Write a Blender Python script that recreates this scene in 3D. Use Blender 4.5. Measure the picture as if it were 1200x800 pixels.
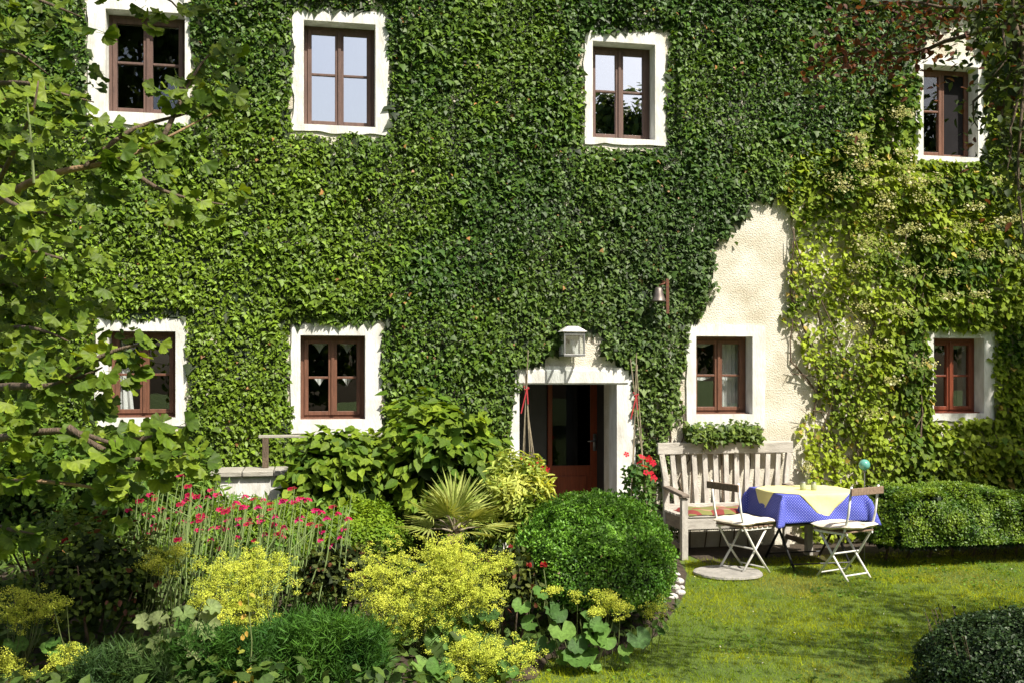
import bpy, math, random
import numpy as np
from mathutils import Vector, Matrix

for _o in list(bpy.data.objects):
    bpy.data.objects.remove(_o, do_unlink=True)
random.seed(7)
rng = np.random.default_rng(11)
scene = bpy.context.scene
COL = scene.collection

# ------------------------------------------------------------------ camera, sky, sun, exposure
F = 1200.0                      # focal length in photo pixels (photo 1200 x 800)
HOR = 440.0                     # horizon row
YAW = math.radians(11.3)
D = 10.6                        # camera to wall
H = 1.88                        # eye height
cam_d = bpy.data.cameras.new('camera')
cam = bpy.data.objects.new('camera', cam_d)
COL.objects.link(cam)
cam.location = (0, -D, H)
cam.rotation_euler = (math.radians(90), 0, -YAW)
cam_d.sensor_width = 36.0
cam_d.lens = 36.0 * F / 1200.0
cam_d.shift_y = (HOR - 400.0) / 1200.0
cam_d.clip_end = 500
scene.camera = cam

SUN_AZ = math.radians(33)       # to the right of the wall's normal
SUN_EL = math.radians(50)
SDIR = np.array([math.sin(SUN_AZ) * math.cos(SUN_EL), -math.cos(SUN_AZ) * math.cos(SUN_EL), math.sin(SUN_EL)])
world = bpy.data.worlds.new('World')
scene.world = world
world.use_nodes = True
wn = world.node_tree
sky = wn.nodes.new('ShaderNodeTexSky')
sky.sky_type = 'NISHITA'
sky.sun_disc = False
sky.sun_elevation = SUN_EL
sky.sun_rotation = math.atan2(SDIR[0], SDIR[1])
sky.air_density = 1.0
sky.dust_density = 4.0
bg = wn.nodes['Background']
bg.inputs['Strength'].default_value = 0.08
wn.links.new(sky.outputs[0], bg.inputs[0])
sun_d = bpy.data.lights.new('sun', 'SUN')
sun_d.energy = 5.0
sun_d.angle = math.radians(0.55)
sun_d.color = (1.0, 0.94, 0.82)
sun = bpy.data.objects.new('sun', sun_d)
COL.objects.link(sun)
sun.location = (8, -20, 18)
sun.rotation_euler = Vector(SDIR.tolist()).to_track_quat('Z', 'Y').to_euler()
vs = scene.view_settings
vs.view_transform = 'Standard'
vs.look = 'None'
vs.exposure = 0.68
vs.gamma = 1.0
vs.use_curve_mapping = False

# ------------------------------------------------------------------ photo pixels to places
FWD = np.array([math.sin(YAW), math.cos(YAW), 0.0])
RGT = np.array([math.cos(YAW), -math.sin(YAW), 0.0])
UP = np.array([0, 0, 1.0])
CAM = np.array([0, -D, H])

def P(px, py, Z):
    """the point seen at photo pixel (px, py) that lies Z metres in front of the eye"""
    return CAM + Z * (FWD + (px - 600) / F * RGT + (HOR - py) / F * UP)

def G(px, py, z=0.0):
    Z = (H - z) * F / (py - HOR)
    return P(px, py, Z)

def Wp(px, py, y=0.0):
    """the point of the plane parallel to the wall (y = const) seen at a pixel"""
    d = FWD + (px - 600) / F * RGT + (HOR - py) / F * UP
    return CAM + d * ((y + D) / d[1])

def proj(p):
    q = np.asarray(p) - CAM
    Z = q @ FWD
    return 600 + F * (q @ RGT) / Z, HOR - F * q[..., 2] / Z, Z

# ------------------------------------------------------------------ noise
_lat = np.random.default_rng(5).random((32, 32, 32))
def vnoise(p, scale, off=0.0):
    q = np.asarray(p, float) / scale + off + 100
    i = np.floor(q).astype(int)
    f = q - i
    f = f * f * (3 - 2 * f)
    r = 0
    for dx in (0, 1):
        for dy in (0, 1):
            for dz in (0, 1):
                w = (f[:, 0] if dx else 1 - f[:, 0]) * (f[:, 1] if dy else 1 - f[:, 1]) * (f[:, 2] if dz else 1 - f[:, 2])
                r = r + w * _lat[(i[:, 0] + dx) % 32, (i[:, 1] + dy) % 32, (i[:, 2] + dz) % 32]
    return r

def norm(v):
    return v / np.maximum(np.linalg.norm(v, axis=-1, keepdims=True), 1e-9)

def inpoly(px, py, poly):
    r = np.zeros(px.shape, bool)
    n = len(poly)
    for i in range(n):
        x0, y0 = poly[i]
        x1, y1 = poly[(i + 1) % n]
        c = ((y0 > py) != (y1 > py))
        if y0 != y1:
            r ^= c & (px < (x1 - x0) * (py - y0) / (y1 - y0) + x0)
    return r

# ------------------------------------------------------------------ materials
def new_mat(name):
    m = bpy.data.materials.new(name)
    m.use_nodes = True
    return m, m.node_tree, m.node_tree.nodes['Principled BSDF']

def mat(name, c1, c2=None, rough=0.7, scale=8.0, bump=0.0, bscale=60.0, metallic=0.0, stretch=None, spec=None, detail=5.0, c3=None):
    m, nt, b = new_mat(name)
    b.inputs['Roughness'].default_value = rough
    b.inputs['Metallic'].default_value = metallic
    if spec is not None:
        b.inputs['Specular IOR Level'].default_value = spec
    tc = nt.nodes.new('ShaderNodeTexCoord')
    src = tc.outputs['Object']
    if stretch:
        mp = nt.nodes.new('ShaderNodeMapping')
        mp.inputs['Scale'].default_value = stretch
        nt.links.new(src, mp.inputs[0])
        src = mp.outputs[0]
    if c2 is None:
        c2 = tuple(x * 0.8 for x in c1)
    n = nt.nodes.new('ShaderNodeTexNoise')
    n.inputs['Scale'].default_value = scale
    n.inputs['Detail'].default_value = detail
    n.inputs['Roughness'].default_value = 0.62
    nt.links.new(src, n.inputs['Vector'])
    r = nt.nodes.new('ShaderNodeValToRGB')
    e = r.color_ramp.elements
    e[0].position = 0.32; e[0].color = (*c2, 1)
    e[1].position = 0.66; e[1].color = (*c1, 1)
    if c3:
        k = e.new(0.78); k.color = (*c3, 1)
    nt.links.new(n.outputs['Fac'], r.inputs[0])
    nt.links.new(r.outputs[0], b.inputs['Base Color'])
    if bump:
        n2 = nt.nodes.new('ShaderNodeTexNoise')
        n2.inputs['Scale'].default_value = bscale
        n2.inputs['Detail'].default_value = 6
        nt.links.new(src, n2.inputs['Vector'])
        bp = nt.nodes.new('ShaderNodeBump')
        bp.inputs['Strength'].default_value = bump
        bp.inputs['Distance'].default_value = 0.02
        nt.links.new(n2.outputs['Fac'], bp.inputs['Height'])
        nt.links.new(bp.outputs[0], b.inputs['Normal'])
    return m

def leaf_mat(name, rough=0.45, trans=0.25, spec=0.5, tfac=1.6):
    m, nt, b = new_mat(name)
    a = nt.nodes.new('ShaderNodeAttribute')
    a.attribute_name = 'tint'
    ge = nt.nodes.new('ShaderNodeNewGeometry')
    nz = nt.nodes.new('ShaderNodeTexNoise')
    nz.inputs['Scale'].default_value = 55
    nz.inputs['Detail'].default_value = 4
    nt.links.new(ge.outputs['Position'], nz.inputs['Vector'])
    mr = nt.nodes.new('ShaderNodeMapRange')
    mr.inputs[1].default_value = .25; mr.inputs[2].default_value = .75
    mr.inputs[3].default_value = .62; mr.inputs[4].default_value = 1.3
    nt.links.new(nz.outputs['Fac'], mr.inputs[0])
    mv = nt.nodes.new('ShaderNodeVectorMath'); mv.operation = 'SCALE'
    nt.links.new(a.outputs['Color'], mv.inputs[0]); nt.links.new(mr.outputs[0], mv.inputs['Scale'])
    nt.links.new(mv.outputs[0], b.inputs['Base Color'])
    b.inputs['Roughness'].default_value = rough
    b.inputs['Specular IOR Level'].default_value = spec
    out = nt.nodes['Material Output']
    if trans > 0:
        t = nt.nodes.new('ShaderNodeBsdfTranslucent')
        mx = nt.nodes.new('ShaderNodeMix')
        mx.data_type = 'RGBA'; mx.blend_type = 'MULTIPLY'
        mx.inputs[0].default_value = 1
        mx.inputs[7].default_value = (tfac * 1.15, tfac, tfac * 0.45, 1)
        nt.links.new(a.outputs['Color'], mx.inputs[6])
        nt.links.new(mx.outputs[2], t.inputs['Color'])
        s = nt.nodes.new('ShaderNodeMixShader')
        s.inputs[0].default_value = trans
        nt.links.new(b.outputs[0], s.inputs[1])
        nt.links.new(t.outputs[0], s.inputs[2])
        nt.links.new(s.outputs[0], out.inputs['Surface'])
    return m

def glass_mat(name, refl, tint=(0.85, 0.9, 0.9), rough=0.0):
    m, nt, b = new_mat(name)
    nt.nodes.remove(b)
    out = nt.nodes['Material Output']
    t = nt.nodes.new('ShaderNodeBsdfTransparent')
    t.inputs[0].default_value = (*tint, 1)
    g = nt.nodes.new('ShaderNodeBsdfGlossy')
    g.inputs['Color'].default_value = (0.95, 0.97, 1, 1)
    g.inputs['Roughness'].default_value = rough
    s = nt.nodes.new('ShaderNodeMixShader')
    s.inputs[0].default_value = refl
    tc = nt.nodes.new('ShaderNodeTexCoord')
    n = nt.nodes.new('ShaderNodeTexNoise')
    n.inputs['Scale'].default_value = 2.5
    bp = nt.nodes.new('ShaderNodeBump')
    bp.inputs['Strength'].default_value = 0.02
    bp.inputs['Distance'].default_value = 0.02
    nt.links.new(tc.outputs['Object'], n.inputs['Vector'])
    nt.links.new(n.outputs['Fac'], bp.inputs['Height'])
    nt.links.new(bp.outputs[0], g.inputs['Normal'])
    nt.links.new(t.outputs[0], s.inputs[1])
    nt.links.new(g.outputs[0], s.inputs[2])
    nt.links.new(s.outputs[0], out.inputs['Surface'])
    return m

M = {}
M['plaster'] = mat('cream_plaster', (0.70, 0.67, 0.585), (0.48, 0.43, 0.33), 0.95, 2.6, 0.75, 60, c3=(0.76, 0.745, 0.69), detail=12.0)
M['white'] = mat('white_limewash', (0.78, 0.78, 0.76), (0.50, 0.49, 0.45), 0.92, 4, 0.35, 26, stretch=(2.2, 2.2, .7), detail=10.0)
M['greywall'] = mat('vestibule_plaster', (0.09, 0.09, 0.085), (0.07, 0.07, 0.065), 0.9, 4)
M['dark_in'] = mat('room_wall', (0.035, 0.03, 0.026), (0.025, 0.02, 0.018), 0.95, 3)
M['wood_up'] = mat('umber_window_wood', (0.13, 0.072, 0.055), (0.08, 0.045, 0.036), 0.6, 6, 0.15, 90, stretch=(6, 6, 1))
M['wood_lo'] = mat('russet_window_wood', (0.165, 0.07, 0.04), (0.10, 0.042, 0.024), 0.5, 6, 0.15, 90, stretch=(6, 6, 1))
M['wood_red'] = mat('red_window_wood', (0.22, 0.05, 0.02), (0.14, 0.03, 0.013), 0.45, 6, 0.15, 90, stretch=(6, 6, 1))
M['door_wood'] = mat('mahogany_door', (0.26, 0.055, 0.018), (0.17, 0.035, 0.012), 0.4, 5, 0.1, 60, stretch=(8, 8, 1))
M['glass_sky'] = glass_mat('window_glass_reflective', 0.8)
M['glass'] = glass_mat('window_glass', 0.09, (0.9, 0.92, 0.92))
M['glass_dark'] = glass_mat('door_glass', 0.02, (0.3, 0.3, 0.3))
M['glass_clear'] = glass_mat('lantern_glass', 0.12, (0.95, 0.97, 0.97))
M['screen'] = mat('grey_fly_screen', (0.022, 0.02, 0.022), (0.015, 0.014, 0.015), 0.95, 3, spec=0.1)
M['lace'] = mat('lace_curtain', (0.85, 0.85, 0.83), (0.75, 0.75, 0.73), 0.95, 60)
M['iron'] = mat('black_iron', (0.02, 0.02, 0.022), (0.012, 0.012, 0.012), 0.5, 20, metallic=0.3)
M['rust'] = mat('rusty_iron', (0.17, 0.055, 0.025), (0.07, 0.035, 0.025), 0.75, 40, 0.2)
M['zinc'] = mat('zinc', (0.30, 0.30, 0.30), (0.2, 0.2, 0.2), 0.45, 12, metallic=0.6)
M['bellm'] = mat('dull_bronze', (0.22, 0.19, 0.17), (0.12, 0.10, 0.09), 0.5, 20, metallic=0.7)
M['bench'] = mat('weathered_teak', (0.56, 0.53, 0.48), (0.33, 0.305, 0.27), 0.85, 4, 0.35, 30, stretch=(5, 5, 1.2))
M['benchh'] = mat('weathered_teak_rail', (0.54, 0.51, 0.46), (0.32, 0.295, 0.26), 0.85, 4, 0.35, 30, stretch=(1.2, 6, 6))
M['bencharm'] = mat('dark_weathered_teak', (0.27, 0.22, 0.18), (0.15, 0.12, 0.095), 0.85, 4, 0.35, 30, stretch=(6, 1.2, 6))
M['white_metal'] = mat('white_painted_steel', (0.82, 0.81, 0.77), (0.7, 0.68, 0.63), 0.4, 14)
M['slat'] = mat('brown_slat_wood', (0.30, 0.21, 0.15), (0.16, 0.105, 0.07), 0.7, 5, 0.2, 50, stretch=(1, 8, 8))
M['cushion'] = mat('cream_cotton', (0.78, 0.70, 0.60), (0.68, 0.58, 0.48), 0.95, 6, 0.3, 25)
M['yellow'] = mat('pale_yellow_cloth', (0.85, 0.77, 0.36), (0.78, 0.69, 0.28), 0.9, 5, 0.15, 30)
M['terra'] = mat('pale_terracotta', (0.52, 0.40, 0.30), (0.36, 0.26, 0.19), 0.9, 6, 0.3, 40)
M['cane'] = mat('bamboo_cane', (0.34, 0.29, 0.2), (0.18, 0.145, 0.095), 0.7, 20)
M['ribbon'] = mat('red_ribbon', (0.38, 0.02, 0.025), (0.28, 0.012, 0.018), 0.6, 20)
M['stone'] = mat('grey_slab', (0.36, 0.34, 0.31), (0.23, 0.22, 0.2), 0.95, 9, 0.5, 40)
M['pebble'] = mat('white_quartz', (0.55, 0.53, 0.50), (0.34, 0.33, 0.31), 0.85, 12, 0.4, 40)
M['bark'] = mat('grey_brown_bark', (0.16, 0.115, 0.075), (0.07, 0.05, 0.035), 0.95, 14, 0.7, 40, stretch=(3, 3, 0.8))
M['barklit'] = mat('tan_lit_bark', (0.34, 0.22, 0.12), (0.16, 0.105, 0.06), 0.95, 18, 0.7, 60)  # palm trunk tan; for some ginkgo branches, sunlight put into the bark colour
M['soil'] = mat('garden_soil', (0.06, 0.042, 0.026), (0.03, 0.022, 0.014), 1.0, 14, 0.8, 30)
M['turf'] = mat('turf', (0.10, 0.15, 0.018), (0.06, 0.10, 0.012), 1.0, 3.0, 0.6, 70, c3=(0.17, 0.15, 0.04))
M['stem'] = mat('green_stem', (0.16, 0.2, 0.07), (0.1, 0.13, 0.04), 0.7, 20)
M['silver'] = mat('silvery_stem', (0.25, 0.34, 0.12), (0.16, 0.24, 0.07), 0.85, 20)
M['vine'] = mat('ivy_stem', (0.17, 0.12, 0.08), (0.09, 0.065, 0.045), 0.9, 20, 0.4, 60)
M['bulb'] = mat('opal_bulb', (0.8, 0.8, 0.78), (0.76, 0.76, 0.74), 0.3, 4)
M['ball'] = mat('turquoise_glass', (0.16, 0.42, 0.36), (0.10, 0.34, 0.28), 0.12, 6, bump=0.2, bscale=30)
M['jar'] = mat('green_glass_jar', (0.42, 0.46, 0.30), (0.30, 0.35, 0.2), 0.2, 30)
M['rail'] = mat('silvered_rail', (0.42, 0.40, 0.35), (0.26, 0.24, 0.2), 0.9, 8, 0.3, 50, stretch=(1, 5, 5))
M['roof'] = mat('eave_boards', (0.5, 0.48, 0.45), (0.4, 0.38, 0.35), 0.8, 8)

M['ivy'] = leaf_mat('ivy_leaf', 0.5, 0.2, 0.3)
M['leaf'] = leaf_mat('garden_leaf', 0.6, 0.28, 0.22)
M['gleaf'] = leaf_mat('ginkgo_leaf', 0.55, 0.3, 0.25, 1.4)
M['box'] = leaf_mat('box_leaf', 0.48, 0.18, 0.38)
M['grass'] = leaf_mat('grass_blade', 0.8, 0.3, 0.1)
M['flower'] = leaf_mat('petal', 0.7, 0.3, 0.2, 1.3)

def cloth_blue():
    m, nt, b = new_mat('blue_dotted_cloth')
    uv = nt.nodes.new('ShaderNodeUVMap')
    mp = nt.nodes.new('ShaderNodeMapping')
    mp.inputs['Scale'].default_value = (52, 52, 52)
    mp.inputs['Rotation'].default_value = (0, 0, math.radians(45))
    nt.links.new(uv.outputs[0], mp.inputs[0])
    fr = nt.nodes.new('ShaderNodeVectorMath'); fr.operation = 'FRACTION'
    nt.links.new(mp.outputs[0], fr.inputs[0])
    ds = nt.nodes.new('ShaderNodeVectorMath'); ds.operation = 'DISTANCE'
    ds.inputs[1].default_value = (0.5, 0.5, 0)
    nt.links.new(fr.outputs[0], ds.inputs[0])
    lt = nt.nodes.new('ShaderNodeMath'); lt.operation = 'LESS_THAN'; lt.inputs[1].default_value = 0.25
    nt.links.new(ds.outputs['Value'], lt.inputs[0])
    mx = nt.nodes.new('ShaderNodeMix'); mx.data_type = 'RGBA'
    mx.inputs[6].default_value = (0.04, 0.055, 0.42, 1)
    mx.inputs[7].default_value = (0.30, 0.33, 0.66, 1)
    nt.links.new(lt.outputs[0], mx.inputs[0])
    nt.links.new(mx.outputs[2], b.inputs['Base Color'])
    b.inputs['Roughness'].default_value = 0.85
    return m
M['blue'] = cloth_blue()

def patchwork():
    m, nt, b = new_mat('patterned_seat_cloth')
    tc = nt.nodes.new('ShaderNodeTexCoord')
    v = nt.nodes.new('ShaderNodeTexVoronoi')
    v.inputs['Scale'].default_value = 9
    nt.links.new(tc.outputs['Object'], v.inputs['Vector'])
    r = nt.nodes.new('ShaderNodeValToRGB')
    r.color_ramp.interpolation = 'CONSTANT'
    e = r.color_ramp.elements
    e[0].color = (0.20, 0.035, 0.03, 1)
    e[1].position = 0.45; e[1].color = (0.17, 0.17, 0.05, 1)
    k = e.new(0.65); k.color = (0.34, 0.2, 0.13, 1)
    k = e.new(0.8); k.color = (0.25, 0.03, 0.025, 1)
    nt.links.new(v.outputs['Color'], r.inputs[0])
    nt.links.new(r.outputs[0], b.inputs['Base Color'])
    b.inputs['Roughness'].default_value = 0.9
    return m
M['patch'] = patchwork()

# ------------------------------------------------------------------ mesh building
WL = {}                                         # world position of every unrotated parent

class MB:
    def __init__(s):
        s.v = []; s.f = []
    def quad(s, pts):
        i = len(s.v); s.v += [tuple(p) for p in pts]; s.f.append(tuple(range(i, i + len(pts)))); return s
    def box(s, lo, hi):
        x0, y0, z0 = lo; x1, y1, z1 = hi
        i = len(s.v)
        s.v += [(x0, y0, z0), (x1, y0, z0), (x1, y1, z0), (x0, y1, z0), (x0, y0, z1), (x1, y0, z1), (x1, y1, z1), (x0, y1, z1)]
        s.f += [(i, i+3, i+2, i+1), (i+4, i+5, i+6, i+7), (i, i+1, i+5, i+4), (i+1, i+2, i+6, i+5), (i+2, i+3, i+7, i+6), (i+3, i, i+4, i+7)]
        return s
    def bar(s, a, b, w, h, up=(0, 0, 1)):
        a = np.array(a, float); b = np.array(b, float)
        t = norm(b - a); u = np.array(up, float)
        x = np.cross(t, u)
        if np.linalg.norm(x) < 1e-4:
            x = np.cross(t, [1, 0, 0.0])
        x = norm(x); u = np.cross(x, t)
        i = len(s.v)
        for p in (a, b):
            for sx, su in ((-1, -1), (1, -1), (1, 1), (-1, 1)):
                s.v.append(tuple(p + x * sx * w / 2 + u * su * h / 2))
        s.f += [(i+3, i+2, i+1, i), (i+4, i+5, i+6, i+7)] + [(i+k, i+(k+1) % 4, i+4+(k+1) % 4, i+4+k) for k in range(4)]
        return s
    def tube(s, pts, r, seg=8, cap=True):
        pts = np.array(pts, float); n = len(pts)
        r = np.full(n, r) if np.isscalar(r) else np.array(r, float)
        i0 = len(s.v)
        t = np.gradient(pts, axis=0); t = norm(t)
        ref = np.array([0, 0, 1.0]) if abs(t[0][2]) < 0.9 else np.array([1.0, 0, 0])
        x = norm(np.cross(t[0], ref))
        for k in range(n):
            x = norm(x - t[k] * (x @ t[k]))
            y = np.cross(t[k], x)
            for j in range(seg):
                a = 2 * math.pi * j / seg
                s.v.append(tuple(pts[k] + r[k] * (math.cos(a) * x + math.sin(a) * y)))
        for k in range(n - 1):
            for j in range(seg):
                a = i0 + k * seg + j; b = i0 + k * seg + (j + 1) % seg
                s.f.append((a, b, b + seg, a + seg))
        if cap:
            s.f.append(tuple(i0 + j for j in range(seg))[::-1])
            s.f.append(tuple(i0 + (n - 1) * seg + j for j in range(seg)))
        return s
    def lathe(s, prof, c, seg=20, rfun=None):
        i0 = len(s.v); n = len(prof)
        for (r, z) in prof:
            for j in range(seg):
                a = 2 * math.pi * j / seg
                k = rfun(a, z) if rfun else 1
                s.v.append((c[0] + r * k * math.cos(a), c[1] + r * k * math.sin(a), c[2] + z))
        for k in range(n - 1):
            for j in range(seg):
                a = i0 + k * seg + j; b = i0 + k * seg + (j + 1) % seg
                s.f.append((a, b, b + seg, a + seg))
        s.f.append(tuple(i0 + j for j in range(seg))[::-1])
        s.f.append(tuple(i0 + (n - 1) * seg + j for j in range(seg)))
        return s
    def build(s, name, m, parent=None, smooth=False, bevel=0.0, local=False):
        me = bpy.data.meshes.new(name)
        me.from_pydata([tuple(map(float, v)) for v in s.v], [], s.f)
        me.validate()
        me.update()
        if smooth:
            me.polygons.foreach_set('use_smooth', [True] * len(me.polygons))
        return link(me, name, m, parent, bevel, local)

def link(me, name, m, parent=None, bevel=0.0, local=False):
    o = bpy.data.objects.new(name, me)
    if m is not None and not me.materials:
        me.materials.append(m)
    COL.objects.link(o)
    if parent is not None:
        o.parent = parent
        if not local:
            b = WL.get(parent.name, (0, 0, 0))
            o.location = (-b[0], -b[1], -b[2])
    if bevel:
        md = o.modifiers.new('bevel', 'BEVEL')
        md.width = bevel; md.segments = 2; md.limit_method = 'ANGLE'
    return o

def thing(name, label, cat, loc, rz=0.0, group=None):
    o = bpy.data.objects.new(name, None)
    o.empty_display_size = 0.1
    COL.objects.link(o)
    o.location = tuple(map(float, loc)); o.rotation_euler = (0, 0, rz)
    WL[o.name] = tuple(map(float, loc))
    return tag(o, label, cat, group)

def tag(o, label=None, cat=None, group=None, kind=None):
    if label: o['label'] = label
    if cat: o['category'] = cat
    if group: o['group'] = group
    if kind: o['kind'] = kind
    return o

# ---- leaves: templates (verts with base at origin, tip to +y, face to +z; triangles)
def T(v, f):
    return np.array(v, float), np.array(f, int)
FAN4 = [(0, 1, 2), (0, 2, 3), (0, 3, 4), (0, 4, 5)]
T_IVY = T([(0, 0.05, 0), (-.52, .12, -.12), (-.24, .52, -.05), (0, 1, -.1), (.24, .52, -.05), (.52, .12, -.12)], FAN4)
T_OV = T([(0, 0, 0), (-.30, .26, .06), (-.27, .6, .04), (0, 1, -.12), (.27, .6, .04), (.30, .26, .06)], FAN4)
T_HEART = T([(0, .06, 0), (-.40, .18, .08), (-.36, .55, .04), (0, 1, -.12), (.36, .55, .04), (.40, .18, .08)], FAN4)
T_LANCE = T([(0, 0, 0), (-.14, .35, .05), (-.10, .7, .0), (0, 1, -.14), (.10, .7, .0), (.14, .35, .05)], FAN4)
T_BOX = T([(0, 0, 0), (-.30, .5, .10), (0, 1, 0), (.30, .5, .10)], [(0, 2, 1), (0, 3, 2)])
T_BLADE = T([(-.05, 0, 0), (.05, 0, 0), (0, 1, .0)], [(0, 1, 2)])
T_THREAD = T([(-.013, 0, 0), (.013, 0, 0), (0.05, .6, .03), (0.0, 1, -.05)], [(0, 1, 2), (0, 2, 3)])
T_FLORET = T([(-.5, -.3, 0), (.5, -.3, 0), (0, .6, 0.1), (0, 0, .5)], [(0, 1, 3), (1, 2, 3), (2, 0, 3)])
def _fan():
    v = [(0, 0, 0)]; f = []; sh = [.72]
    n = 17
    for k in range(n):
        a = math.radians(-72 + 144 * k / (n - 1))
        r = 1.0 + 0.06 * math.sin(k * 2.3) - (0.30 if k == 8 else (.05 if k in (7, 9) else 0)) - 0.14 * (abs(k - 8) / 8) ** 3
        v.append((r * math.sin(a), r * math.cos(a), 0.07 * math.sin(k * 1.3) + 0.22 * math.sin(a) ** 2 - .10 * math.cos(a)))
        sh.append(1.12 if k % 2 else .88)
    f = [(0, k + 1, k) for k in range(1, n)]
    i = len(v)
    v += [(-.02, -.55, -.12), (.02, -.55, -.12), (.025, .02, 0.003), (-.025, .02, 0.003)]
    f += [(i, i + 1, i + 2), (i, i + 2, i + 3)]
    sh += [1.3] * 4
    return (*T(v, f), np.array(sh))
T_GINKGO = _fan()
def _round(n=18, lobes=9, depth=0.10, cup=0.25, gap=24):
    v = [(0, 0.42, -cup * 0.5)]; f = []
    for k in range(n + 1):
        a = math.radians(180 + gap + (360 - 2 * gap) * k / n)
        r = 0.5 * (1 - depth * (0.5 + 0.5 * math.cos(a * lobes)))
        if k in (0, n):
            r *= 0.85
        v.append((r * math.sin(a), 0.45 + r * math.cos(a), 0.06 * math.cos(a * lobes)))
    f = [(0, k + 1, k) for k in range(1, n + 1)]
    return (*T(v, f), np.array([1.25] + [1.08 if k % 2 else .85 for k in range(n + 1)]))
T_ROUND = _round()
T_LOBED = _round(28, 7, 0.26, 0.3, 14)
def _flower(n=5):
    v = [(0, 0, 0)]; f = []
    for k in range(n):
        a0 = 2 * math.pi * (k + .08) / n; a1 = 2 * math.pi * (k + .5) / n; a2 = 2 * math.pi * (k + .92) / n
        i = len(v)
        v += [(.42 * math.cos(a0), .42 * math.sin(a0), .10), (.52 * math.cos(a1), .52 * math.sin(a1), .04), (.42 * math.cos(a2), .42 * math.sin(a2), .10)]
        f += [(0, i, i + 1), (0, i + 1, i + 2)]
    return T(v, f)
T_FLOWER = _flower()

def frames(n, t):
    n = norm(n)
    t = norm(t - n * np.sum(t * n, -1, keepdims=True))
    x = np.cross(t, n)
    return np.stack([x, t, n], -1)

def leaf_mesh(name, tm, Mx, pos, size, tint, smooth=False):
    tv, tf = tm[0], tm[1]
    N = len(pos); nv = len(tv)
    V = np.einsum('nij,vj->nvi', Mx * np.asarray(size)[:, None, None], tv) + pos[:, None, :]
    Fc = (tf[None] + (np.arange(N) * nv)[:, None, None]).reshape(-1)
    me = bpy.data.meshes.new(name)
    me.vertices.add(N * nv)
    me.vertices.foreach_set('co', V.astype(np.float32).reshape(-1))
    nf = N * len(tf)
    me.loops.add(nf * 3)
    me.loops.foreach_set('vertex_index', Fc.astype(np.int32))
    me.polygons.add(nf)
    me.polygons.foreach_set('loop_start', np.arange(0, nf * 3, 3, dtype=np.int32))
    a = me.attributes.new('tint', 'FLOAT_COLOR', 'POINT')
    c = np.ones((N, nv, 4), np.float32)
    c[:, :, :3] = np.asarray(tint)[:, None, :]
    if len(tm) > 2:
        c[:, :, :3] *= tm[2][None, :, None]          # streaks and paler veins of the blade itself
    a.data.foreach_set('color', c.reshape(-1))
    if smooth:
        me.polygons.foreach_set('use_smooth', np.ones(nf, bool))
    me.update()
    return me

def tints(N, c1, c2, fac=None, jit=0.18, odd=None, podd=0.0):
    c1 = np.array(c1); c2 = np.array(c2)
    f = rng.random(N) if fac is None else np.clip(fac, 0, 1)
    c = c1 + (c2 - c1) * f[:, None]
    c = c * (1 + jit * rng.normal(size=(N, 1))).clip(.5, 1.6)
    if podd:
        k = rng.random(N) < podd
        c[k] = np.array(odd) * (1 + .3 * rng.normal(size=(k.sum(), 1))).clip(.4, 1.7)
    return c.clip(0.004, 0.9)

def one_leaf_meshes(name, tm, cols, mt, smooth=True):
    r = []
    for c in cols:
        me = leaf_mesh(name, tm, np.eye(3)[None], np.zeros((1, 3)), np.ones(1), np.array([c]), smooth)
        me.materials.append(mt)
        r.append(me)
    return r

def leaf_parts(name, meshes, Mx, pos, size, parent):
    b = np.array(WL.get(parent.name, (0, 0, 0)))
    for i in range(len(pos)):
        o = bpy.data.objects.new(name, meshes[i % len(meshes)])
        COL.objects.link(o)
        o.parent = parent
        m4 = np.eye(4); m4[:3, :3] = Mx[i] * size[i]; m4[:3, 3] = pos[i] - b
        o.matrix_local = Matrix(m4.tolist())

def stuffpart(me, name, m, parent):
    o = link(me, name, m, parent)
    o['kind'] = 'stuff'
    return o

def rnd(N, s=1.0):
    return rng.normal(size=(N, 3)) * s

def split_leaves(root, tm, mt, pos, Mx, size, tint, cols, nparts=300, name='leaf', seen=True):
    """the leaves that show largest become parts of their own, the others one part"""
    px, py, Z = proj(pos)
    vis = (px > 0) & (px < 1200) & (py > 0) & (py < 800)
    score = np.where(vis, size / Z, 0)
    order = np.argsort(-score)
    k = order[:min(nparts, int(vis.sum()))]
    leaf_parts(name, one_leaf_meshes(name, tm, cols, mt), Mx[k], pos[k], size[k], root)
    r = order[len(k):]
    if len(r):
        stuffpart(leaf_mesh('foliage', tm, Mx[r], pos[r], size[r], tint[r]), 'foliage', mt, root)

# ================================================================== GROUND
mb = MB()
nx, ny = 60, 60
xs = np.linspace(-40, 45, nx); ys = np.linspace(-60, 25, ny)
mb.quad([(-60, -70, 0), (70, -70, 0), (70, 40, 0), (-60, 40, 0)])
tag(mb.build('ground', M['turf']), kind='structure')

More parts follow.
